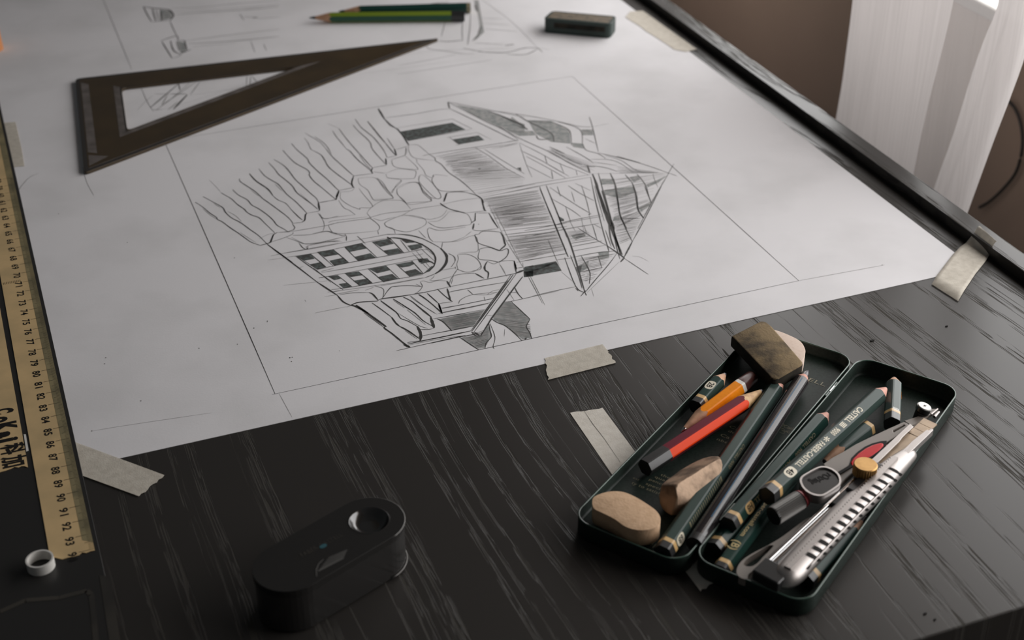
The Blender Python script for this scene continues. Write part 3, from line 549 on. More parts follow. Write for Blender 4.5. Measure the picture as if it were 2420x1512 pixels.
fills('R', 'gs', '450,130 600,150 625,250 460,280; 690,560 800,590 820,690 740,730')
strokes('S', '''b2 650,300 630,380 600,500; b2 890,300 885,430 890,560; B3 1000,180 990,400 960,620; W3 1050,0 1100,150 1140,350; W2 1140,350 1110,470 1030,560; b2 400,620 430,670 650,700 900,740 1050,735; b1 900,660 1130,710; B1 1130,710 1300,720 1500,720 1750,660 1930,660; W2 1470,625 1600,610; B2 1500,745 1750,750 1930,670
b3 0,900 400,830 800,750; b3 0,1020 600,930 1300,820; b2 1930,660 1990,720; b2 1200,400 1640,430; B1 560,560 700,570 900,550; b2 1050,590 1450,610; b3 1150,250 1480,260; b3 1150,320 1540,340; W2 450,50 700,30; B2 1100,700 1160,710; W3 1060,60 1090,160; f3 980,420 970,600; m3 1080,430 1180,420; m3 1930,660 2094,680''')
fills('S', 'gs', '1060,0 1110,0 1170,340 1190,440 1060,560 1130,400 1100,160')
for i in range(26): # stray specks
    x, y = random.choice([(217, 1018), (333, 947), (645, 757), (632, 758), (250, 845), (600, 775), (250, 853), (685, 845), (2085, 626)]) if i < 14 else (random.uniform(100, 1700), random.uniform(450, 1000))
    if y < 1000 - 0.2 * x or i < 9: PR['g2'].ellipse(U(x + random.uniform(-9, 9) * (i > 8), y + random.uniform(-9, 9) * (i > 8), PT + .006), E1, E2, .0003, .0004, 8)
for k, nm in (('gs', 'soft_shading'), ('gf', 'dark_shading'), ('g3', 'faint_construction_lines'), ('g2', 'light_pencil_lines'), ('g1', 'thin_pencil_lines'), ('g0', 'bold_pencil_lines')):
    o = PR[k].build(nm, k, paper); o['kind'] = 'stuff'

# ------------------------------------------------------------------ masking tape
def jag(a, b, n, amp):
    out = []; d = (b - a).normalized().cross(Vector((0, 0, 1)))
    for i in range(n + 1): out.append(a.lerp(b, i / n) + d * (random.uniform(-amp, amp) if 0 < i < n else 0))
    return out
def tape(px, label, z=0.055, jags=(), th=0.00012, m='tape'):
    p = [U(x, y, z) for x, y in px]; out = []
    for i in range(len(p)):
        a, b = p[i], p[(i + 1) % len(p)]
        out += jag(a, b, 9, 0.0006)[:-1] if i in jags else [a]
    o = plate('masking_tape', out, th, m); tag(o, label, 'tape', 'strips of masking tape'); return o
tape([(150, 1034), (388, 1122), (328, 1172), (150, 1107)], 'masking tape across the bottom-left corner of the drawing sheet', jags=(1,))
t2 = tape([(1287, 846), (1424, 813), (1438, 830), (1455, 857), (1295, 897)], 'short masking tape in the middle of the sheet\'s lower edge', jags=(2, 4))
tape([(1347, 975), (1424, 963), (1512, 1082), (1702, 1360), (1656, 1397), (1445, 1119)], 'long creased masking tape stuck to bare desk, running under the tin', z=0.02, jags=(0, 3), m='tape2')
cr = Print(); cr.line([U(x, y, .0295) for x, y in ((1381, 971), (1400, 1000), (1428, 1036), (1466, 1092))], .00022)
cr.build('crease', 'tape_dark', bpy.data.objects['masking_tape.002'])
tape([(1489, 27), (1519, 25), (1647, 116), (1622, 122), (1594, 117), (1478, 40)], 'masking tape on the sheet\'s far right edge by the raised desk ledge', jags=(4,))
tape([(-10, 291), (37, 288), (50, 345), (58, 392), (-5, 399)], 'stub of masking tape at the sheet\'s left edge beside the tan strip', jags=(3,))
def curl_tape():
    k = 4.446
    rows = [((1340, 850), (1620, 1030), .055), ((1400, 755), (1680, 925), .055), ((1560, 545), (1800, 745), .055), ((1640, 460), (1900, 620), .06), ((1700, 420), (1945, 550), .10), ((1745, 365), (1968, 500), .36), ((1795, 300), (1985, 450), .66), ((1812, 272), (2000, 425), .80), ((1826, 250), (2020, 405), .93), ((1845, 240), (2027, 402), 1.0)]
    v = []; f = []; n = 8
    for l, r, z in rows:
        a = U(1900 + l[0] / k, 480 + l[1] / k, z); b = U(1900 + r[0] / k, 480 + r[1] / k, z)
        for i in range(n + 1):
            q = a.lerp(b, i / n)
            if l == rows[0][0] and 0 < i < n: q = q + E2 * random.uniform(-.0008, .0004)
            v.append(q)
    for r_ in range(len(rows) - 1):
        for i in range(n): a = r_ * (n + 1) + i; f.append((a, a + 1, a + n + 2, a + n + 1))
    o = pyd('masking_tape', v, f, 'tape', None, True); s = o.modifiers.new('thick', 'SOLIDIFY'); s.thickness = .00012
    tag(o, 'masking tape with a curled-up end on the sheet\'s right corner', 'tape', 'strips of masking tape')
curl_tape()

# ------------------------------------------------------------------ left side: black panel, tan measuring strips, ring
SZ = 0.30
slab = thing('black_panel', 'thin black glossy panel along the left edge of the drawing sheet', 'panel', D(-8, 60, 0))
def sbox(name, s0, s1, t0, t1, z0, z1, m, parent, bevel=0.0):
    p = [D(s0, t0, z1), D(s1, t0, z1), D(s1, t1, z1), D(s0, t1, z1)]
    return plate(name, p, (z1 - z0) / 100, m, parent, bevel=bevel)
sbox('panel', -30, .55, 31.7, 150, .06, SZ, 'slab', slab, .0004)
ZT = SZ + 0.03
pl = Print(); pl.poly([U(235, 1360, SZ + .01), U(262, 1362, SZ + .01), U(284, 1512, SZ + .01), U(292, 1560, SZ + .01), U(268, 1560, SZ + .01), U(258, 1512, SZ + .01)]); o = pl.build('scuffed_edge', 'slab2', slab)
pl = Print(); z = SZ + .01
for a, b in (((0, 1445), (60, 1418)), ((60, 1418), (140, 1412)), ((140, 1412), (205, 1395)), ((205, 1395), (216, 1405)), ((216, 1405), (222, 1460)), ((222, 1460), (228, 1530))): pl.bar(U(*a, z), U(*b, z), .0022)
pl.build('scuff_lines', 'slab2', slab)
def strip_top(px, m, name, parent, z=ZT, th=.0002, rag=None):
    p = [U(x, y, z) for x, y in px]; return plate(name, p, th, m, parent)
ms = thing('measuring_strip', 'tan centimetre measuring strip with black numbers and a torn lower end', 'ruler', U(60, 1000, SZ))
jagged = [(224, 1300), (213, 1302), (203, 1306), (193, 1305), (186, 1311), (172, 1315), (160, 1317), (147, 1321), (131, 1317), (118, 1318)]
tl = [D(-1.31, t, ZT) for t in (95, 48.6)]; tr = [D(.37, t, ZT) for t in (48.3, 95)]
plate('strip', [tl[0], D(-1.36, 48.9, ZT)] + [U(x, y, ZT) for x, y in reversed(jagged)] + [tr[1]], .00022, 'tan', ms)
olive = Print(); olive.poly([D(.02, 95, ZT + .004), D(-.02, 48.6, ZT + .004), D(.37, 48.3, ZT + .004), D(.37, 95, ZT + .004)]); olive.build('graduated_edge', 'olive', ms)
# centimetre positions: 80 cm at t of its tick, one centimetre per number running towards the viewer
t80 = dl(U(91.7, 877.8, ZT))[1]
num = Print(); ZN = ZT + .007
for k in range(58, 95):
    t = t80 - (k - 80)
    num.bar(D(-.26, t, ZN), D(.36, t, ZN), .00022)
    num.text(str(k), D(-.50, t - .17, ZN), -E2, E1, .0034, .0052, .02)
    if k < 94:
        for q in range(1, 10): num.bar(D(.17 if q != 5 else .05, t - q / 10, ZN), D(.36, t - q / 10, ZN), .00017)
for q in range(11): num.bar(D(-1.25 + q * .085, t80 + 9.08, ZN), D(-1.25 + q * .085, t80 + 9.32, ZN), .00018)
num.build('printed_scale', 'ink', ms)
cs = thing('lettered_strip', 'tan strip with bold black stencilled lettering and a torn lower end', 'card', U(20, 900, SZ))
plate('strip', [D(-1.68, 95, ZT), D(-1.60, 55.1, ZT)] + [U(x, y, ZT) for x, y in ((66, 1104), (58, 1101), (50, 1101), (42, 1104), (33, 1103), (25, 1107), (14, 1111), (0, 1115), (-40, 1128))] + [D(-6, 56, ZT), D(-6, 95, ZT)], .00022, 'tan', cs)
lt = Print()
# lettering runs down the strip; glyph tops face the measuring strip
def down(px, py, s, h, ln, bold): lt.text(s, U(px, py, ZN), (-E2 * 1.0 + E1 * 0.0).normalized(), E1, h, ln, bold)
for args in ((9, 971, 'C', .0077, .0043, .06), (8, 990, 'o', .0074, .0046, .07), (13, 1008, 'K', .0090, .0066, .06), (15, 1026, 'a', .0074, .0048, .06), (22, 1038.5, 'i', .0078, .0028, .05), (29, 1060, '\u79d1', .0076, .0080, .035), (32, 1089, '\u52a0', .0076, .0084, .035)): down(*args)
lt.build('printed_lettering', 'ink', cs)
plate('bridge', [U(56, 1026, ZT + .01), U(61, 1026, ZT + .01), U(67.5, 1064, ZT + .01), U(62, 1066, ZT + .01)], .0002, 'white', cs)
# white ring
rg = []; c = U(98, 1340, SZ); f = []; n = 40
for rr, zz in ((.0054, 0), (.0054, .0044), (.0047, .0044), (.0047, 0)):
    for k in range(n): a = 2 * math.pi * k / n; rg.append(c + Vector((math.cos(a) * rr, math.sin(a) * rr, zz + .0001)))
for q in range(4):
    for k in range(n): j = (k + 1) % n; b_ = ((q + 1) % 4) * n; f.append((q * n + k, q * n + j, b_ + j, b_ + k))
tag(pyd('plastic_ring', rg, f, 'white', None), 'small white plastic ring standing on the black panel', 'ring')
# orange object just entering at the far left
oc = U(-12, 117, 1.0)
tag(cyl('orange_cap', U(-18, 117, .03), U(-18, 117, .03) + Vector((0, 0, .018)), .0078, .0074, 'orange_p'), 'orange round cap cut off by the photo\'s left edge', 'cap')

# ------------------------------------------------------------------ set square
sq = thing('set_square', 'smoked brown plastic 30-60 set square lying on the far sketch', 'set square', U(400, 260, 0))
ZS = .24
o3 = [U(178, 186, ZS), U(199, 408, ZS), U(1040, 90, ZS)]
i3 = [U(287, 207, ZS), U(301, 308, ZS), U(700, 158, ZS)]
plate('body', rounded(o3, .004, 4), .0020, 'square', sq, holes=[rounded(i3, .005, 4)], bevel=.0005)
def inset(p, dist):
    n = len(p); c = sum(p, Vector()) / n; out = []
    for i in range(n):
        a, b, q = p[i - 1], p[i], p[(i + 1) % n]; d1 = (b - a).normalized(); d2 = (q - b).normalized()
        n1 = Vector((-d1.y, d1.x, 0)); n1 *= 1 if n1.dot(c - b) > 0 else -1; n2 = Vector((-d2.y, d2.x, 0)); n2 *= 1 if n2.dot(c - b) > 0 else -1
        k = 1 + n1.dot(n2); out.append(b + (n1 + n2) * (dist / k))
    return out
eps = Vector((0, 0, .00006))
rim = [p + eps for p in rounded(o3, .004, 4)]; rin = [p + eps for p in rounded(inset(o3, .0026), .003, 4)]
plate('dark_edge', rim, .00005, 'square_edge', sq, holes=[rin])
a = [p + eps for p in inset(i3, -.0012)]; b = [p + eps for p in inset(i3, -.0052)]
eg = Print(); eg.poly([b[0], b[1], a[1], a[0]]); eg.poly([b[1], b[2], a[2], a[1]])
w1, w2 = inset(o3, .0034), inset(o3, .0088)
L_, M_ = (w1[0] - w1[1]), (w2[0] - w2[1])
eg.poly([w1[1] + L_ * .16 + eps, w1[1] + L_ * .97 + eps, w1[1] + L_ * .97 + (w2[0] - w1[0]) * .9 + eps, w2[1] + M_ * .08 + eps])
eg.poly([w1[1] + L_ * .02 + eps, w1[1] + L_ * .13 + eps, w2[1] + (w2[2] - w2[1]) * .03 + eps])
eg.build('scuffed_bevel', 'square_worn', sq)
ig = Print(); d_ = [p + eps for p in inset(i3, -.0002)]; ig.poly([a[0], a[1], d_[1], d_[0]]); ig.poly([a[0], d_[0], d_[2], a[2]]); ig.build('inner_edge', 'square_edge', sq)
hl = Print(); q1 = inset(o3, .0030); hl.bar(q1[1] + eps * 2, q1[2] + eps * 2, .0007); hl.build('bevel_line', 'square_worn', sq)

# ------------------------------------------------------------------ pencils
def pencil(name, label, tip, tail, rad=.0036, cone=.018, rot=0.0, body='green', alt=None, wood='wood', band=None, bandpos=.012, cap='black', lead='lead', lead_r=.0011, leadlen=.005, blunt=0.0, group='pencils in the tin', hexa=True, cat='pencil', texts=(), stripes=(), flatwood=0.0, round_tail=False, head_is_tail=False):
    """tip, tail: world points on the axis; band measured from the tail; texts: (string, distance from tip, length, height, facet angle, material, oval)"""
    ax = (tail - tip).normalized(); Lg = (tail - tip).length
    side = ax.cross(Vector((0, 0, 1))).normalized(); up = side.cross(ax)
    root = thing(name, label, cat, tail.lerp(tip, .5) - Vector((0, 0, rad)), group)
    N = 36 if hexa else 28; R_ = rad / math.cos(math.pi / 6) if hexa else rad
    def hr(an):
        if not hexa: return rad
        q = (an + rot) % (math.pi / 3) - math.pi / 6; q = ((an + rot + math.pi / 6) % (math.pi / 3)) - math.pi / 6
        return min(rad / math.cos(q), R_ * .965)
    def P(x, an, r): return tip + ax * x + (side * math.cos(an) + up * math.sin(an)) * r
    tan_a = rad / cone
    apex = -blunt                                     # the cone is cut short when blunt
    def ring(x): return [P(x, 2 * math.pi * k / N, hr(2 * math.pi * k / N)) for k in range(N)]
    def skin(rings, mm, nm, caps=(False, False), smooth=False, mats=None):
        v = [p for r in rings for p in r]; f = []
        for i in range(len(rings) - 1):
            for k in range(N): j = (k + 1) % N; f.append((i * N + k, i * N + j, (i + 1) * N + j, (i + 1) * N + k))
        if caps[0]: f.append(tuple(range(N)))
        if caps[1]: f.append(tuple((len(rings) - 1) * N + k for k in range(N)))
        o = pyd(nm, v, f, mm, root, smooth)
        if mats:                                      # alternate facets in a second colour
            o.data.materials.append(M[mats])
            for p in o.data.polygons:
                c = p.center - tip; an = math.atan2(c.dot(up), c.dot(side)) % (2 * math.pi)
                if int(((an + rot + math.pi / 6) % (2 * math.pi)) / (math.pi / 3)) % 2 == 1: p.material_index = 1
        return o
    front = [P(apex + hr(2 * math.pi * k / N) / tan_a + random.uniform(0, .0004), 2 * math.pi * k / N, hr(2 * math.pi * k / N)) for k in range(N)]
    x_band = Lg - bandpos
    endb = x_band if band else Lg - bandpos
    skin([front, ring(endb)], body, 'body', mats=alt)
    r0 = lead_r; x0 = apex + r0 / tan_a
    wd = [P(max(x0, 0), 2 * math.pi * k / N, max(r0, apex * -0 + (max(x0, 0) - apex) * tan_a)) for k in range(N)]
    skin([wd, front], wood, 'wood_cone', smooth=True)
    xl = max(x0, 0); rl = (xl - apex) * tan_a
    if blunt and rl > lead_r * 1.3:
        v = wd; pyd('wood_end', v, [tuple(range(N))], wood, root)
        rl = lead_r
    lr = [[P(xl + .0001, 2 * math.pi * k / N, rl) for k in range(N)]]
    for q in range(1, 5): lr.append([P(xl - leadlen * q / 4, 2 * math.pi * k / N, rl * (1 - (q / 4) ** 1.6) + .00012) for k in range(N)])
    skin(lr, lead, 'lead', (False, True), True)
    if band:
        ro = skin([[c for c in ring(x_band)], ring(x_band + .0022)], band, 'band'); 
        xe = x_band + .0022
    else: xe = endb
    if bandpos > .0025:
        if round_tail:
            rs = [ring(xe)]; 
            for q in range(1, 6):
                t = q / 5; x = xe + (Lg - xe) * .72 + (Lg - xe) * .28 * math.sin(t * math.pi / 2); sc = math.cos(t * math.pi / 2) * .92 + .08 if q > 0 else 1
                rs.append([P(x, 2 * math.pi * k / N, rad * sc) for k in range(N)])
            skin(rs, cap, 'end_section', (False, True), True)
        else: skin([ring(xe), ring(Lg)], cap, 'end_section', (False, True))
    else: pyd('end_face', ring(xe), [tuple(range(N))], cap, root)
    def facet(an):
        n = side * math.cos(an) + up * math.sin(an); return n, tip + n * (rad + .00004)
    groups = {}
    def along(x):
        if isinstance(x, tuple): p = U(x[0], x[1], tip.z * 50 + tail.z * 50 + rad * 80); return (p - tip).dot(ax)
        return x
    for st, x, ln, h, an, mm, oval in texts:
        x = along(x); k_ = (math.degrees(an) + math.degrees(rot)) / 60; an = R(60 * round(k_) - math.degrees(rot)) if hexa else an
        n, o0 = facet(an); dx = ax; dy = n.cross(ax)
        if oval:
            pr = groups.setdefault(oval, Print()); pr.ellipse(o0 + ax * x, dx, dy, oval_len(ln), h * .82, 24, 3.0)
        pr = groups.setdefault(mm, Print()); pr.text(st, o0 + n * .00003 + ax * x, dx, dy, h, ln, .02)
    for a0, a1, x, an, wd_, mm in stripes:
        k_ = (math.degrees(an) + math.degrees(rot)) / 60; an = R(60 * round(k_) - math.degrees(rot)) if hexa else an
        if isinstance(a0, tuple): a0 = along(a0); a1 = a0 + a1
        n, o0 = facet(an); pr = groups.setdefault(mm, Print()); dy = n.cross(ax); o1 = o0 + dy * x
        if not hexa: o1 = o1 - n * (rad - math.sqrt(max(rad * rad - x * x, 0))) + n * .00004
        pr.bar(o1 + ax * a0, o1 + ax * a1, wd_, n)
    for mm, pr in groups.items(): pr.build('oval_label' if mm == 'cream' else 'printed_marks', mm, root)
    return root
def oval_len(ln): return ln * .85
HP = math.pi / 2; A60 = math.pi / 3
# facet angles: 90 deg = straight up; 30 = tilted to the viewer's right/front side... (side axis = ax x up)
G = 'pencils in the tin'
# left tray, floor z .40
pencil('pencil', 'short dark green 2B pencil stub at the left rim of the tin', U(1717, 880, 1.0), U(1644, 962, .85), rad=.0034, cone=.0085, rot=R(-30), body='green', band='band', bandpos=.0058, wood='wood', leadlen=.0022,
       texts=[('2B', (1678, 912), .0038, .0026, R(90), 'ink', 'cream')])
pencil('pencil', 'orange pencil with white ring and brown end section', U(1602, 1026, .76), U(1783, 888, .95), rad=.0036, cone=.0165, rot=R(-25), body='orange', band='white', bandpos=.0135, cap='brown', round_tail=True, wood='wood', leadlen=.003, lead='chrome')
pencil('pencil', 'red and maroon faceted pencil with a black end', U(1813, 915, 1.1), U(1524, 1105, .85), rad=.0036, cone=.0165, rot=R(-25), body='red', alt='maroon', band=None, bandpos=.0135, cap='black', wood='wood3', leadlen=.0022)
pencil('pencil', 'long dark green 6B pencil with a bar code and gold band', U(1846, 898, .95), U(1566, 1308, .80), rad=.0037, cone=.0125, blunt=.0048, rot=R(-38), body='grgr', alt=None, band='band', bandpos=.0060, wood='wood2', lead_r=.0013, leadlen=.0008,
       texts=[('6B', (1617, 1266), .0038, .0026, R(158), 'ink', 'cream'), ('CASTELL 9000', (1752, 1075), .0180, .0018, R(158), 'gold_dim', None)],
       stripes=[((1711 - i * 3.65, 1124 - i * -5.6), .0012 if i in (0, 19) else .0006, 0, R(158), .0026, 'gold_dim') for i in range(20)])
PB_ = bpy.context.scene.objects['pencil.003']
pencil('pencil', 'round black pencil with a blue stripe and thick soft lead', U(1907, 880, 1.05), U(1641, 1287, .80), rad=.0036, cone=.0080, rot=0, hexa=False, body='navy', band=None, bandpos=.004, cap='black', wood='wood2', lead_r=.0019, leadlen=.0065,
       stripes=[(.010, .120, .0009, HP, .0005, 'blue')])
# right tray, floor z .14
pencil('pencil', 'dark green HB pencil with gold lettering and broken wood tip', U(1956, 976, .80), U(1720, 1241, 1.02), rad=.0036, cone=.0085, blunt=.0015, rot=R(-28), body='green', band='band', bandpos=.0056, wood='wood2', lead_r=.001, leadlen=.0004,
       texts=[('HB', (1770, 1197), .0038, .0028, R(148), 'ink', 'band'), ('A.W.FABER-CASTELL', (1822, 1132), .034, .0018, R(148), 'gold', None), ('CASTELL 9000', (1905, 1045), .020, .0016, R(148), 'gold_dim', None)])
pencil('pencil', 'grey-green 4B pencil with large cream lettering along its top face', U(2094, 918, 1.15), U(1812, 1172, 1.55), rad=.0037, cone=.0095, blunt=.002, rot=R(12), body='grgr', band='band', bandpos=.0066, wood='wood2', lead_r=.001, leadlen=.0004,
       texts=[('4B', (1867, 1124), .0040, .0028, R(108), 'ink', 'cream'), ('FABER-CASTELL', (1916, 1080), .0225, .0024, R(108), 'cream', None), ('9000', (1979, 1024), .0056, .0025, R(108), 'cream', None), ('CASTELL', (2027, 983), .0138, .0026, R(108), 'cream', None), ('\u273b', (1957, 1043), .0034, .0024, R(108), 'cream', None)],
       stripes=[((2003, 1003), .0034, -.0010 + q * .0007, R(108), .00045, 'cream') for q in range(4)])
pencil('pencil', 'dark green pencil lying under the HB pencil, only its gold-banded end clear', U(1850, 1113, .52), U(1686, 1299, .52), rad=.0034, cone=.0105, rot=R(-10), body='green', band='band', bandpos=.0052, wood='wood2')
pencil('pencil', 'dark green pencil with gold web address, end by the front rim', U(1900, 1085, .55), U(1700, 1352, .55), rad=.0034, cone=.0105, rot=R(-30), body='green', band='band', bandpos=.0050, wood='wood2',
       texts=[('faber-castell.com', (1792, 1228), .0270, .0019, R(90), 'gold', None), ('(B)', (1742, 1293), .0060, .0032, R(90), 'gold', None)])
pencil('pencil', 'short sharpened green stub with bare gold-ringed end beside the compass', U(1935, 1101, .62), U(2053, 1011, .62), rad=.0034, cone=.0140, rot=R(-20), body='grgr', band='band', bandpos=.0024, cap='band', wood='wood', leadlen=.001)
pencil('pencil', 'stubby dark green pencil with grooved black end near the far rim', U(2113, 893, .75), U(2108, 1003, 1.00), rad=.0036, cone=.0085, blunt=.0018, rot=R(10), body='grgr', band='band', bandpos=.0078, wood='wood', lead_r=.0012, leadlen=.001,
       texts=[('3', .0165, .0030, .0030, R(150), 'orange', None)], stripes=[(.0325, .0350, -.0014 + i * .0006, R(110), .0003, 'white') for i in range(5)])
pencil('pencil', 'pencil stub under the slotted knife handle, gold band showing', U(2045, 1222, .45), U(1905, 1374, .42), rad=.0032, cone=.0110, rot=R(-5), body='green', band='band', bandpos=.0060, wood='wood')
# on the sheet
pencil('pencil', 'lime-striped green pencil lying on the far sketch', U(731, 42, .42), U(1098, 38, .42), rad=.0036, cone=.0150, rot=R(0), body='greenb', alt='lime', band=None, bandpos=.0100, cap='black', wood='wood', group='pencils on the drawing sheet')
pencil('pencil', 'plain dark green pencil behind the lime-striped one', U(800, 27, .42), U(1112, 18, .42), rad=.0036, cone=.0150, rot=R(0), body='green', band=None, bandpos=.0030, cap='gold_dim', wood='wood', group='pencils on the drawing sheet')

# ------------------------------------------------------------------ erasers
def slabby(name, label, px, ztop, th, m, side_m=None, bevel=.002, cat='eraser', smooth_n=5):
    """eraser from its top outline"""
    top = catmull([U(x, y, ztop) for x, y in px], smooth_n, True) if smooth_n else [U(x, y, ztop) for x, y in px]
    o = plate(name, top, th, m, None, bevel=bevel)
    for p in o.data.polygons: p.use_smooth = True
    if side_m:
        o.data.materials.append(M[side_m])
        for p in o.data.polygons:
            if abs(p.normal.z) < .5: p.material_index = 1
    tag(o, label, cat); return o
def lump(name, label, c, axx, a, b, h, planes, m, cream=None, n=40, pw=2.5):
    """superellipsoid pressed flat by clamp planes (normal, distance) in its own frame"""
    axx = axx.normalized(); ayy = Vector((-axx.y, axx.x, 0)); v = []; f = []; rows = n // 2
    def sp(x, e): return math.copysign(abs(x) ** e, x)
    for i in range(rows + 1):
        ph = -math.pi / 2 + math.pi * i / rows
        for k in range(n):
            th = 2 * math.pi * k / n; e = 2 / pw
            p = Vector((a * sp(math.cos(ph), e) * sp(math.cos(th), e), b * sp(math.cos(ph), e) * sp(math.sin(th), e), h * sp(math.sin(ph), e)))
            for nn, d in planes:
                nn = Vector(nn).normalized(); q = p.dot(nn) - d
                if q > 0: p -= nn * q * .93
            v.append(c + axx * p.x + ayy * p.y + Vector((0, 0, p.z)))
    for i in range(rows):
        for k in range(n): j = (k + 1) % n; f.append((i * n + k, i * n + j, (i + 1) * n + j, (i + 1) * n + k))
    o = pyd(name, v, f, m, None, True); tag(o, label, 'eraser')
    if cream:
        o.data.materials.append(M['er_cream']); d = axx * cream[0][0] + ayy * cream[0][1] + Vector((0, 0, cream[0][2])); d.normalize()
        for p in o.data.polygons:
            if p.normal.dot(d) > cream[1]: p.material_index = 1  # faces turned to this side get the lighter cream colour
    bmx = bmesh.new(); bmx.from_mesh(o.data); bmesh.ops.remove_doubles(bmx, verts=bmx.verts, dist=1e-6); bmx.to_mesh(o.data); bmx.free()
    return o
slabby('eraser', 'flat tan oval eraser in the tin\'s front-left corner', [(1400, 1192), (1402, 1176), (1418, 1167), (1442, 1161), (1472, 1162), (1500, 1173), (1530, 1191), (1552, 1208), (1561, 1226), (1554, 1242), (1534, 1251), (1506, 1252), (1478, 1244), (1452, 1226), (1424, 1212), (1406, 1203)], 1.42, .0078, 'er_tan', bevel=.0016)
A_, B_ = U(1572, 1196, 1.15), U(1682, 1092, 1.15)
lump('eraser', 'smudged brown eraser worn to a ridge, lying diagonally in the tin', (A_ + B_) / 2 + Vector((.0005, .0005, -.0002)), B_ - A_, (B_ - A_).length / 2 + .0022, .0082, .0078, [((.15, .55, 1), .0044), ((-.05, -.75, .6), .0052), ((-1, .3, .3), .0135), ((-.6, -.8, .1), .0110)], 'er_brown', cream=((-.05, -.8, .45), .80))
et = [U(1728, 795, 1.95), U(1798, 757, 1.95), U(1826, 770, 1.95), U(1899, 858, 1.95), U(1832, 896, 1.95), U(1818, 892, 1.95)]
e_ = slabby('eraser', 'large grimy rectangular eraser propped on the tin\'s far-left corner', [(1727, 793), (1797, 757), (1812, 759), (1824, 769), (1897, 853), (1898, 860), (1834, 896), (1822, 893)], 1.62, .0062, 'er_grimy', 'er_side', bevel=.0014, smooth_n=0)
slabby('eraser', 'pale pink eraser half hidden behind the grimy eraser', [(1790, 790), (1806, 776), (1834, 780), (1866, 792), (1890, 805), (1901, 820), (1903, 834), (1894, 852), (1860, 862), (1815, 845)], 1.25, .0080, 'er_pink', bevel=.001)
# sleeve eraser on the sheet
tp = [U(1284, 43, 1.15), U(1305, 25, 1.15), U(1458, 38, 1.15), U(1443, 57, 1.15)]
se = thing('eraser', 'dark green boxed eraser with a worn brown label on the sheet', 'eraser', U(1370, 80, 0))
se_b = plate('body', rounded(tp, .004, 4), .0110, 'er_green', se, bevel=.0012)
lab = inset(tp, .0022); lp = Print(); lp.poly([lab[0].lerp(lab[3], .0) + (lab[3] - lab[0]).normalized() * 0 + (tp[3] - tp[0]).normalized() * .0 + Vector((0, 0, .00006)), lab[1] + Vector((0, 0, .00006)), lab[2] + Vector((0, 0, .00006)), lab[3] + Vector((0, 0, .00006))]); 
lp.build('top_label', 'er_label', se)
fr = (tp[3] - tp[0]); nf = Vector((fr.y, -fr.x, 0)).normalized()
sl = Print(); q0 = tp[0] + fr * .16 + nf * .00008 + Vector((0, 0, -.0026)); q1 = tp[0] + fr * .92 + nf * .00008 + Vector((0, 0, -.0026)); sl.poly([q0, q1, q1 + Vector((0, 0, -.004)), q0 + Vector((0, 0, -.004))]); sl.build('side_label', 'er_side', se)

# ------------------------------------------------------------------ pencil sharpener (black capsule)
sh = thing('pencil_sharpener', 'black capsule-shaped pencil sharpener on the dark front of the desk', 'sharpener', U(830, 1330, 0))
ZH = 2.15
cA = U(872, 1229, ZH); dirv = (U(915, 1268, ZH) - U(759, 1360, ZH)); dirv.z = 0; dirv.normalize(); per = Vector((-dirv.y, dirv.x, 0)); rs = .0142; LB = .0385
cB = cA - dirv * LB
def stadium(r, zc, n=20):
    out = []
    for k in range(n + 1): an = -math.pi / 2 + math.pi * k / n; out.append(cA + (dirv * math.cos(an) + per * math.sin(an)) * r)
    for k in range(n + 1): an = math.pi / 2 + math.pi * k / n; out.append(cB + (dirv * math.cos(an) + per * math.sin(an)) * r)
    return [Vector((p.x, p.y, zc / 100)) for p in out]
hole = [Vector((p.x, p.y, ZH / 100)) for p in [cA + (dirv * math.cos(t) + per * math.sin(t)) * .0080 for t in [2 * math.pi * k / 36 for k in range(36)]]]
plate('lid', stadium(rs, ZH), .0030, 'sharp_m', sh, holes=[hole], bevel=.0005)
plate('shell', stadium(rs - .0004, ZH - .30), .0178, 'sharp', sh, bevel=.0006)
def revolve(name, c, prof, m, parent, n=36):
    v = []; f = []
    for r_, z_ in prof:
        for k in range(n): an = 2 * math.pi * k / n; v.append(Vector((c.x + math.cos(an) * r_, c.y + math.sin(an) * r_, z_)))
    for i in range(len(prof) - 1):
        for k in range(n): j = (k + 1) % n; f.append((i * n + k, i * n + j, (i + 1) * n + j, (i + 1) * n + k))
    f.append(tuple((len(prof) - 1) * n + k for k in range(n))); return pyd(name, v, f, m, parent, True)
revolve('pencil_hole', cA, [(.0084, ZH / 100 - .0001), (.0080, ZH / 100 + .0002), (.0076, ZH / 100 - .0004), (.0062, ZH / 100 - .0022), (.0042, ZH / 100 - .0028), (.0036, ZH / 100 - .0027)], 'sharp', sh)
q_ = stadium(rs - .0001, ZH - .03)[:19]; tube('lid_glint', q_, .00026, 'gunmetal', sh, 8)  # lighter tube paints a highlight along the lid rim
q_ = [cA + (dirv * math.cos(a_) + per * math.sin(a_)) * rs for a_ in [R(-95 + 9 * k_) for k_ in range(14)]]; tube('foot_glint', [Vector((p.x, p.y, .0012)) for p in q_], .0003, 'gunmetal', sh, 8)  # pale arc drawn as the highlight round the foot
gr = Print(); 
for i in range(7):
    a0 = U(752 + i * 4, 1349 - i * 5.2, ZH + .01); a1 = U(812 + i * 1.5, 1318 - i * 3.2, ZH + .01); gr.bar(a0, a1, .0004 if i else .0008)
gr.build('grip_grooves', 'gunmetal', sh)
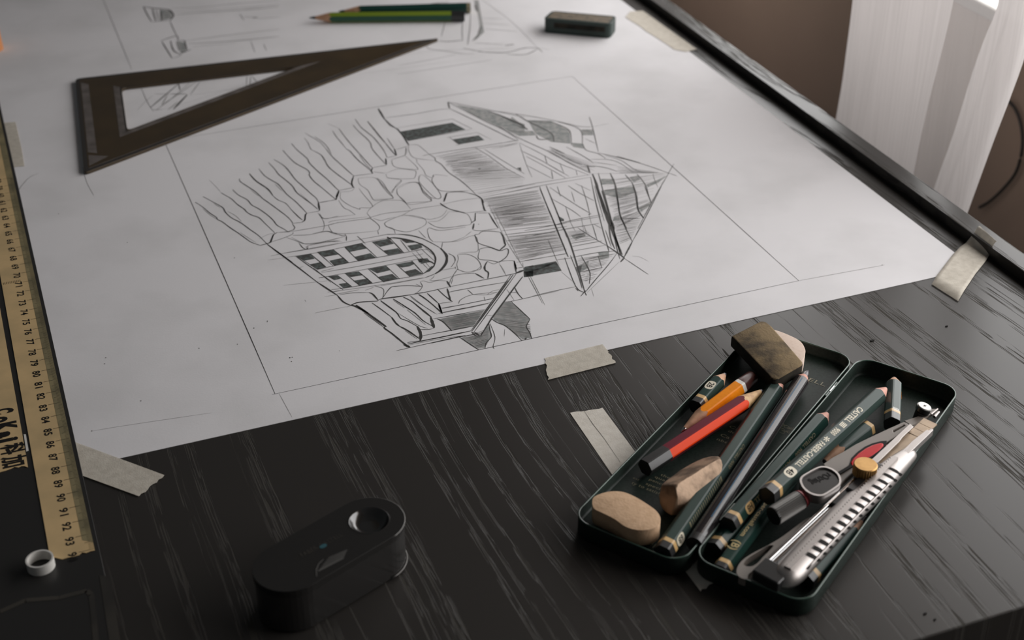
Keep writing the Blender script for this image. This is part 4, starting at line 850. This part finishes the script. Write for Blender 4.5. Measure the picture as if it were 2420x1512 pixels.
slot_glint = plate('window', [U(747, 1362, ZH + .012), U(746, 1345, ZH + .012), U(753, 1330, ZH + .012), U(765, 1320, ZH + .012), U(764, 1322, ZH + .012), U(754, 1332, ZH + .012), U(749, 1346, ZH + .012), U(749.5, 1361, ZH + .012)], .0001, 'gunmetal', sh)  # thin lighter sliver painted as the highlight on the slot's edge
em = Print(); em.ellipse(U(764, 1290, ZH + .012), dirv, per, .0016, .0011, 16)
em.build('emblem', 'teal', sh)
em = Print(); dn = (U(800, 1266, ZH + .01) - U(715, 1310, ZH + .01)); em.text('FABER-CASTELL', U(760, 1287, ZH + .01), dn.normalized(), Vector((-dn.y, dn.x, 0)).normalized(), .0022, .019, .0); em.build('printed_name', 'slab2', sh)

# ------------------------------------------------------------------ the tin: two shallow trays joined by hinges
UA = R(56.0); TU = Vector((math.cos(UA), math.sin(UA), 0)); TV = Vector((-math.sin(UA), math.cos(UA), 0))
def TN(u, v, z=0.0): return TU * (u / 100) + TV * (v / 100) + Vector((0, 0, z / 100))
tin = thing('pencil_tin', 'open dark green metal pencil tin holding pencils and erasers', 'tin', TN(48, 18.6, 0))
def rrect(u0, u1, v0, v1, r, z, n=8):
    out = []
    for cu, cv, a0 in ((u1 - r, v1 - r, 0), (u0 + r, v1 - r, 90), (u0 + r, v0 + r, 180), (u1 - r, v0 + r, 270)):
        for k in range(n + 1): an = R(a0 + 90 * k / n); out.append(TN(cu + math.cos(an) * r, cv + math.sin(an) * r, z))
    return out
def tray(name, u0, u1, v0, v1, zt, zf, zb, r=.85):
    L = []
    prof = [(0.06, zb), (0.0, zb + .08), (0.0, zt - .03), (.012, zt), (.05, zt), (.065, zt - .03), (.065, zf + .10), (.16, zf), ]
    for ins, z in prof: L.append(rrect(u0 + ins, u1 - ins, v0 + ins, v1 - ins, max(r - ins, .1), z))
    n = len(L[0]); v = [p for q in L for p in q]; f = []
    for i in range(len(L) - 1):
        for k in range(n): j = (k + 1) % n; f.append((i * n + k, i * n + j, (i + 1) * n + j, (i + 1) * n + k))
    f.append(tuple((len(L) - 1) * n + k for k in range(n))); f.append(tuple(reversed(range(n))))
    o = pyd(name, v, f, 'tin', tin)
    for p in o.data.polygons: p.use_smooth = len(p.vertices) == 4
    # rolled rim
    rp = rrect(u0 + .03, u1 - .03, v0 + .03, v1 - .03, r - .03, zt); rp.append(rp[0])
    tube('rim', rp, .00042, 'tin_rim', o, 6, False)
    return o
lid = tray('lid_tray', 39.35, 56.85, 18.62, 23.72, .90, .40, .02)
base = tray('base_tray', 39.95, 57.12, 13.55, 18.50, .90, .14, .02)
for u_ in (42.6, 53.2):
    cyl('hinge', TN(u_, 18.56, .84), TN(u_ + 1.3, 18.56, .84), .0007, .0007, 'tin_rim', tin, 12)
kn = Print(); kn.bar(TN(53.6, 18.5, .93), TN(54.1, 18.5, .93), .0007); kn.build('hinge_pin', 'chrome', tin)
# gold print on the lid floor
zt = .412; gp = Print(); rd = -TV; ru = TU
gp.text('CASTELL', U(1897, 891, zt), rd, ru, .0030, .0235)
for s_, x, y, h, ln in (('Ca', 1736, 1011, .0020, .0048), ('der', 1734, 1022, .0018, .0050), ('Cas', 1718, 1032, .0021, .0060), ('nber', 1712, 1043, .0019, .0070), ('the', 1573, 1125, .0016, .0045), ('quali', 1564, 1132, .0016, .0065), ('pencils', 1556, 1140, .0016, .0085), ('specifi', 1548, 1150, .0017, .0085), ('ty to satisfy', 1530, 1154, .0019, .0150), ('est', 1504, 1131, .0014, .0030), ('III', 1547, 1289, .0030, .0030)):
    gp.text(s_, U(x, y, zt), rd, ru, h, ln)
rnd = random.Random(3)
for i in range(46):     # jousting-knights emblem as a tangle of fine gold lines
    c = U(1864, 1016, zt) + rd * rnd.uniform(-.0052, .0052) + ru * rnd.uniform(-.0034, .0034); a = rnd.uniform(0, 6.28)
    gp.line([c + (rd * math.cos(a + q * .9) + ru * math.sin(a + q * .9) * .7) * .0014 for q in range(4)], .00014)
o = gp.build('printed_text', 'gold_dim', lid); o['kind'] = 'stuff'

# ------------------------------------------------------------------ compass
cp = thing('drawing_compass', 'warm grey metal compass with red window, round-cornered black badge and knurled handle', 'compass', U(1950, 1150, .3))
ZC = 1.50
def UU(l, z): return [U(x, y, z) for x, y in l]
plate('leg', UU([(1945, 1096), (1966, 1081), (1994, 1066), (2022, 1049), (2059, 1031), (2100, 1012), (2136, 996), (2144, 999), (2152, 1006), (2149, 1012), (2096, 1044), (2086, 1050), (2055, 1070), (2030, 1088), (2012, 1096), (1982, 1115), (1975, 1130)], ZC), .0030, 'grey', cp, bevel=.0005,
      holes=[UU([(2110, 1016), (2136, 1003), (2139, 1005), (2112, 1021)], ZC)])
plate('leg', UU([(1978, 1124), (2010, 1104), (2026, 1100), (2024, 1110), (1996, 1134), (1984, 1146), (1972, 1150)], ZC - .05), .0028, 'grey', cp, bevel=.0005)
def slope(a, b, c, d): return 0
plate('lens', UU([(2010, 1092), (2015, 1083), (2028, 1070), (2045, 1058), (2062, 1050), (2080, 1045), (2089, 1047), (2088, 1053), (2078, 1063), (2060, 1076), (2042, 1085), (2022, 1092), (2014, 1099)], ZC + .06), .0018, 'lens', cp, bevel=.0007)
plate('lens_seat', UU([(2008, 1094), (2012, 1082), (2026, 1068), (2044, 1055), (2062, 1047), (2082, 1042), (2096, 1041), (2094, 1050), (2082, 1065), (2062, 1080), (2040, 1090), (2016, 1101), (1984, 1120), (1980, 1115), (2006, 1100)], ZC + .02), .0010, 'ink', cp)
bp_ = [(1890, 1136), (1893, 1126), (1904, 1118), (1922, 1108), (1936, 1102), (1950, 1101), (1966, 1106), (1980, 1116), (1987, 1128), (1987, 1142), (1976, 1152), (1958, 1164), (1944, 1171), (1930, 1171), (1912, 1165), (1897, 1152)]
bo = catmull(UU(bp_, ZC + .24), 4, True); cb_ = sum(bo, Vector()) / len(bo)
bi = [cb_ + (p - cb_) * .90 for p in bo]
plate('badge_rim', bo, .0042, 'metal', cp, holes=[bi], bevel=.0004)
plate('badge', [p - Vector((0, 0, .0007)) for p in bi], .003, 'sharp_m', cp)
bt = Print(); dn = (U(1919, 1141, ZC + .2) - U(1966, 1119, ZC + .2)).normalized(); bt.text('rOtring', U(1940, 1131, ZC + .185), dn, Vector((-dn.y, dn.x, 0)), .0034, .0105, .035); bt.build('badge_lettering', 'ink', cp)
ka, kb = U(1829, 1219, 1.15), U(1889, 1182, 1.25)
cyl('knurled_handle', ka, kb, .0042, .0042, 'gunmetal', cp, 56, .13)
kd = (kb - ka).normalized()
cyl('handle_end', ka - kd * .0004, ka + kd * .0006, .0039, .0039, 'black', cp, 24)
cyl('red_ring', kb + kd * .0004, kb + kd * .0024, .0041, .0036, 'rose', cp, 28)
cyl('hinge_neck', kb + kd * .0024, kb + kd * .0080, .0030, .0030, 'black', cp, 24)
plate('folded_leg', UU([(2072, 1075), (2092, 1058), (2097, 1051), (2094, 1050), (2060, 1078), (2054, 1086)], ZC - .1), .002, 'rose', cp)
# loose extension bar and needle parts near the far corner
ext = thing('compass_extension', 'flat grey extension bar with pin tips under the snap blade', 'compass part', U(2180, 985, .9))
plate('bar', UU([(2138, 994), (2166, 985), (2180, 978), (2200, 966), (2217, 966), (2208, 974), (2180, 990), (2160, 1003), (2154, 1005)], .98), .0015, 'grey', ext)
cyl('pin', U(2200, 979, .95), U(2216, 966, 1.0), .0006, .0004, 'metal', ext, 12); cyl('pin', U(2208, 985, .95), U(2219, 973, 1.0), .0008, .0005, 'metal', ext, 12)
# white-headed knob
kn_ = thing('screw_knob', 'black knob with a white slotted disc head at the tin\'s far corner', 'knob', U(2178, 985, .14))
dk = U(2185, 960, 1.35); nv = Vector((.28, .02, 1)).normalized(); 
cyl('shank', Vector((dk.x - .001, dk.y + .001, .0016)), dk - nv * .0022, .0036, .0030, 'black', kn_, 28)
cyl('head', dk - nv * .0022, dk - nv * .0002, .0034, .0034, 'black', kn_, 32)
cyl('white_disc', dk - nv * .0002, dk + nv * .0003, .0031, .0030, 'white', kn_, 36)
kp = Print(); s_ = nv.cross(Vector((0, 0, 1))).normalized(); q_ = s_.cross(nv); kc = dk + nv * .00036; kp.ellipse(kc, s_, q_, .0008, .0005, 12, 1.0); kp.bar(kc - s_ * .0004 - q_ * .0009, kc + s_ * .0005 + q_ * .0009, .0004, nv); kp.build('slot', 'ink', kn_)

# slotted grey lever (front)
lv = thing('metal_lever', 'grey metal lever with a long slot at the tin\'s front rim', 'lever', U(1790, 1310, .3))
lo = catmull(UU([(1765, 1368), (1751, 1365), (1742, 1356), (1742, 1342), (1753, 1325), (1777, 1308), (1815, 1288), (1851, 1266), (1899, 1230), (1915, 1224), (1870, 1266), (1830, 1302), (1806, 1325), (1780, 1347), (1768, 1358)], .95), 4, True)
hl_ = catmull(UU([(1757, 1331), (1762, 1337), (1775, 1338), (1789, 1331), (1806, 1313), (1827, 1291), (1822, 1288), (1813, 1290), (1790, 1304), (1768, 1318)], .95), 4, True)
plate('lever', lo, .0035, 'grey', lv, holes=[hl_], bevel=.0006)

# ------------------------------------------------------------------ snap-off knife
kf = thing('utility_knife', 'silver snap-off knife with slotted grip and brass lock wheel', 'knife', U(2000, 1200, .4))
k0, k1 = U(1832, 1338, 1.30), U(2172, 1016, 1.55)      # channel axis (top)
kx = (k1 - k0).normalized(); kl = (k1 - k0).length; ky = Vector((kx.y, -kx.x, 0)).normalized(); kz = ky.cross(kx); kz = kz if kz.z > 0 else -kz    # ky points right/front
def K(a, b, c=0.0): return k0 + kx * a + ky * b + kz * c
def kbox(name, a0, a1, b0, b1, c0, c1, m, bevel=.0003, parent=None, taper=0.0):
    top = [K(a0, b0, c1), K(a1, b0 + taper, c1), K(a1, b1 - taper, c1), K(a0, b1, c1)]
    return plate(name, top, c1 - c0, m, parent or kf, bevel=bevel, down=-kz)
kbox('channel_floor', .004, kl - .004, -.0034, .0034, -.0026, -.0020, 'chrome')
kbox('channel_wall', .001, kl + .0005, -.0047, -.0035, -.0030, .0002, 'chrome'); kbox('channel_wall', .030, kl + .004, .0034, .0048, -.0030, .0004, 'metal')
kbox('channel_rail', .002, kl * .62, -.0034, -.0014, -.0020, -.0006, 'chrome', .0006); kbox('channel_rail', .002, kl * .60, .0002, .0016, -.0020, -.0008, 'chrome', .0005)
kbox('end_cap', -.0085, .0015, -.0052, .0068, -.0040, .0010, 'black', .0008)
# blade
bl0, bl1 = kl * .62, kl + .0105
kbox('blade', bl0, bl1 - .0139, -.0033, .0033, -.0017, -.0012, 'blade', 0)
for q in range(3):     # snap-off segments
    a0 = bl1 - .0046 * (q + 1) + .00012; a1 = bl1 - .0046 * q - .00012
    plate('blade_segment', [K(a0 + .0004, -.0033, -.0012), K(a1 + .0004, -.0033, -.0012), K(a1, .0033, -.0012), K(a0, .0033, -.0012)], .0005, 'blade', kf, down=-kz)
bs = Print(); bs.ellipse(K(bl0 + .0075, 0, -.00115), kx, ky, .0011, .0011, 20); bs.build('blade_hole', 'ink', kf)
for sgn, nm in ((-1, 'guide_lip'), (1, 'guide_lip')):
    b_in, b_out = (.0018 * sgn, .0050 * sgn)
    pts = [K(bl0 - .004, b_out), K(kl + .001, b_out), K(kl + .002 * (sgn > 0), b_in * 1.5), K(kl - .010, b_in * (1.5 if sgn < 0 else 1.0)), K(kl - .013, b_in * 1.05 * (1.2 if sgn < 0 else 1)), K(bl0 - .002, b_in)]
    pts = [p + kz * .0006 for p in pts]
    if sgn < 0: pts.reverse()
    plate(nm, pts, .0006, 'metal', kf, bevel=.0002, down=-kz)
# slider with the brass wheel
kbox('slider', kl * .50, kl * .71, -.0030, .0040, -.0010, .0018, 'black', .0008, taper=.0012)
kbox('slider_neck', kl * .40, kl * .53, -.0036, .0052, -.0030, .0008, 'sharp_m', .0010)
wc = U(2046, 1096, 2.05)
cyl('brass_wheel', wc - Vector((0, 0, .0050)), wc - Vector((0, 0, .0004)), .0050, .0050, 'brass', kf, 60, .07)
cyl('wheel_face', wc - Vector((0, 0, .0004)), wc, .0050, .0046, 'brass', kf, 48)
# grip: a domed slotted shell beside the channel
g0, g1 = U(1836, 1384, 1.05), U(2153, 1066, 1.25)
gx = (g1 - g0).normalized(); gl = (g1 - g0).length; gy = Vector((gx.y, -gx.x, 0)).normalized(); gz = gy.cross(gx); gz = gz if gz.z > 0 else -gz
rows, cols = 60, 22; v = []; f = []
def gw(t):  # half width and height along the grip
    e = min(1.0, (t / .10)) ; s_ = math.sqrt(max(0.0, 1 - (1 - e) ** 2)); e2 = min(1.0, (1 - t) / .34); s2 = .52 + .48 * math.sin(e2 * math.pi / 2)
    if t > .975: s2 *= math.sqrt(max(.05, 1 - ((t - .975) / .025) ** 2))
    return max(.02, s_ * s2)
CW, CH = .0060, .0052
def gpt(t, an, off=0.0):   # an 0..180 over the dome
    k_ = gw(t); c = g0 + gx * (gl * t) + gy * (.0005 - .0012 * math.sin(t * math.pi))
    ca, sa = math.cos(an), math.sin(an)
    return c + gy * (math.copysign(abs(ca) ** .8, ca) * (CW * k_ + off)) + gz * (sa ** .8 * (CH * min(1, k_ * 1.15) + off) - .0005)
for i in range(rows + 1):
    for j in range(cols + 1): v.append(gpt(i / rows, R(-0.0) + math.pi * j / cols))
for i in range(rows):
    for j in range(cols): a = i * (cols + 1) + j; f.append((a, a + 1, a + cols + 2, a + cols + 1))
n0 = len(v)
for i in range(rows + 1): f_ = None
f += [(i * (cols + 1), (i + 1) * (cols + 1), (i + 1) * (cols + 1) + cols, i * (cols + 1) + cols) for i in range(rows)]
f.append(tuple(j for j in range(cols + 1))); f.append(tuple(rows * (cols + 1) + j for j in range(cols + 1)))
grip = pyd('grip', v, f, 'metal', kf, True)
def slot(t, a0, a1, w, nm):
    vv = []; ff = []; n = 10
    for i in range(n + 1):
        an = R(a0 + (a1 - a0) * i / n); k_ = math.sin(math.pi * min(1, max(0, (i + .6) / (n + 1.2)))) ** .35
        tt = t - .018 * (i / n) ** 1.6 * -1
        for s_ in (-1, 1): vv.append(gpt(tt + s_ * w * k_ / gl, an, .00005))
    for i in range(n): a = 2 * i; ff.append((a, a + 1, a + 3, a + 2))
    return pyd(nm, vv, ff, 'ink', kf)
for q in range(15): slot(.170 + q * .0448, 88, 30, .0013 * (1 - .02 * q), 'slot'); 
for q in range(15): slot(.190 + q * .0448, 30, 6, .0010, 'side_slot')
# ridge rail and serrated rack
tube('ridge_rail', [gpt(.12 + .62 * i / 20, R(33), .0003) for i in range(21)], .00042, 'metal', kf, 6)
rk = []; nt = 52
aR, bR = U(1858, 1338, 1.60), U(2112, 1076, 1.80)
rdv = (bR - aR).normalized(); rpv = Vector((rdv.y, -rdv.x, 0)).normalized()
top = []
for i in range(nt):
    p = aR.lerp(bR, i / nt); q = aR.lerp(bR, (i + .5) / nt); top += [p - rpv * .0008, q + rpv * .0000]
top += [bR, bR + rpv * .0022, aR + rpv * .0022]
plate('serrated_rack', top, .0030, 'metal', kf)

# ------------------------------------------------------------------ dark specks of shavings on the desk, each a crumb
for i, (x, y, r_) in enumerate(((2061, 805, .0008), (2237, 771, .0005), (2209, 1464, .0004), (2186, 1450, .0005))):
    v = [U(x, y, .01) + E1 * r_ * math.cos(a) * 1.6 + E2 * r_ * math.sin(a) * .8 for a in [k * math.pi / 5 for k in range(10)]]
    o = plate('shaving', [p + Vector((0, 0, .0004)) for p in v], .0004, 'ink'); tag(o, ('dark pencil shaving on the desk between tin and sheet', 'tiny dark shaving near the taped right sheet corner', 'small dark crumb near the front edge of the desk', 'dark crumb on a grain line by the front desk edge')[i], 'shaving')

# ------------------------------------------------------------------ put each single-mesh thing's origin at its base
for o in list(COL.objects):
    if o.type == 'MESH' and o.parent is None and o.get('category') and not o.children and tuple(o.rotation_euler) == (0, 0, 0):
        xs = [v.co for v in o.data.vertices]; c = sum(xs, Vector()) / len(xs); c.z = min(v.z for v in xs)
        o.data.transform(Matrix.Translation(-c)); o.location = c
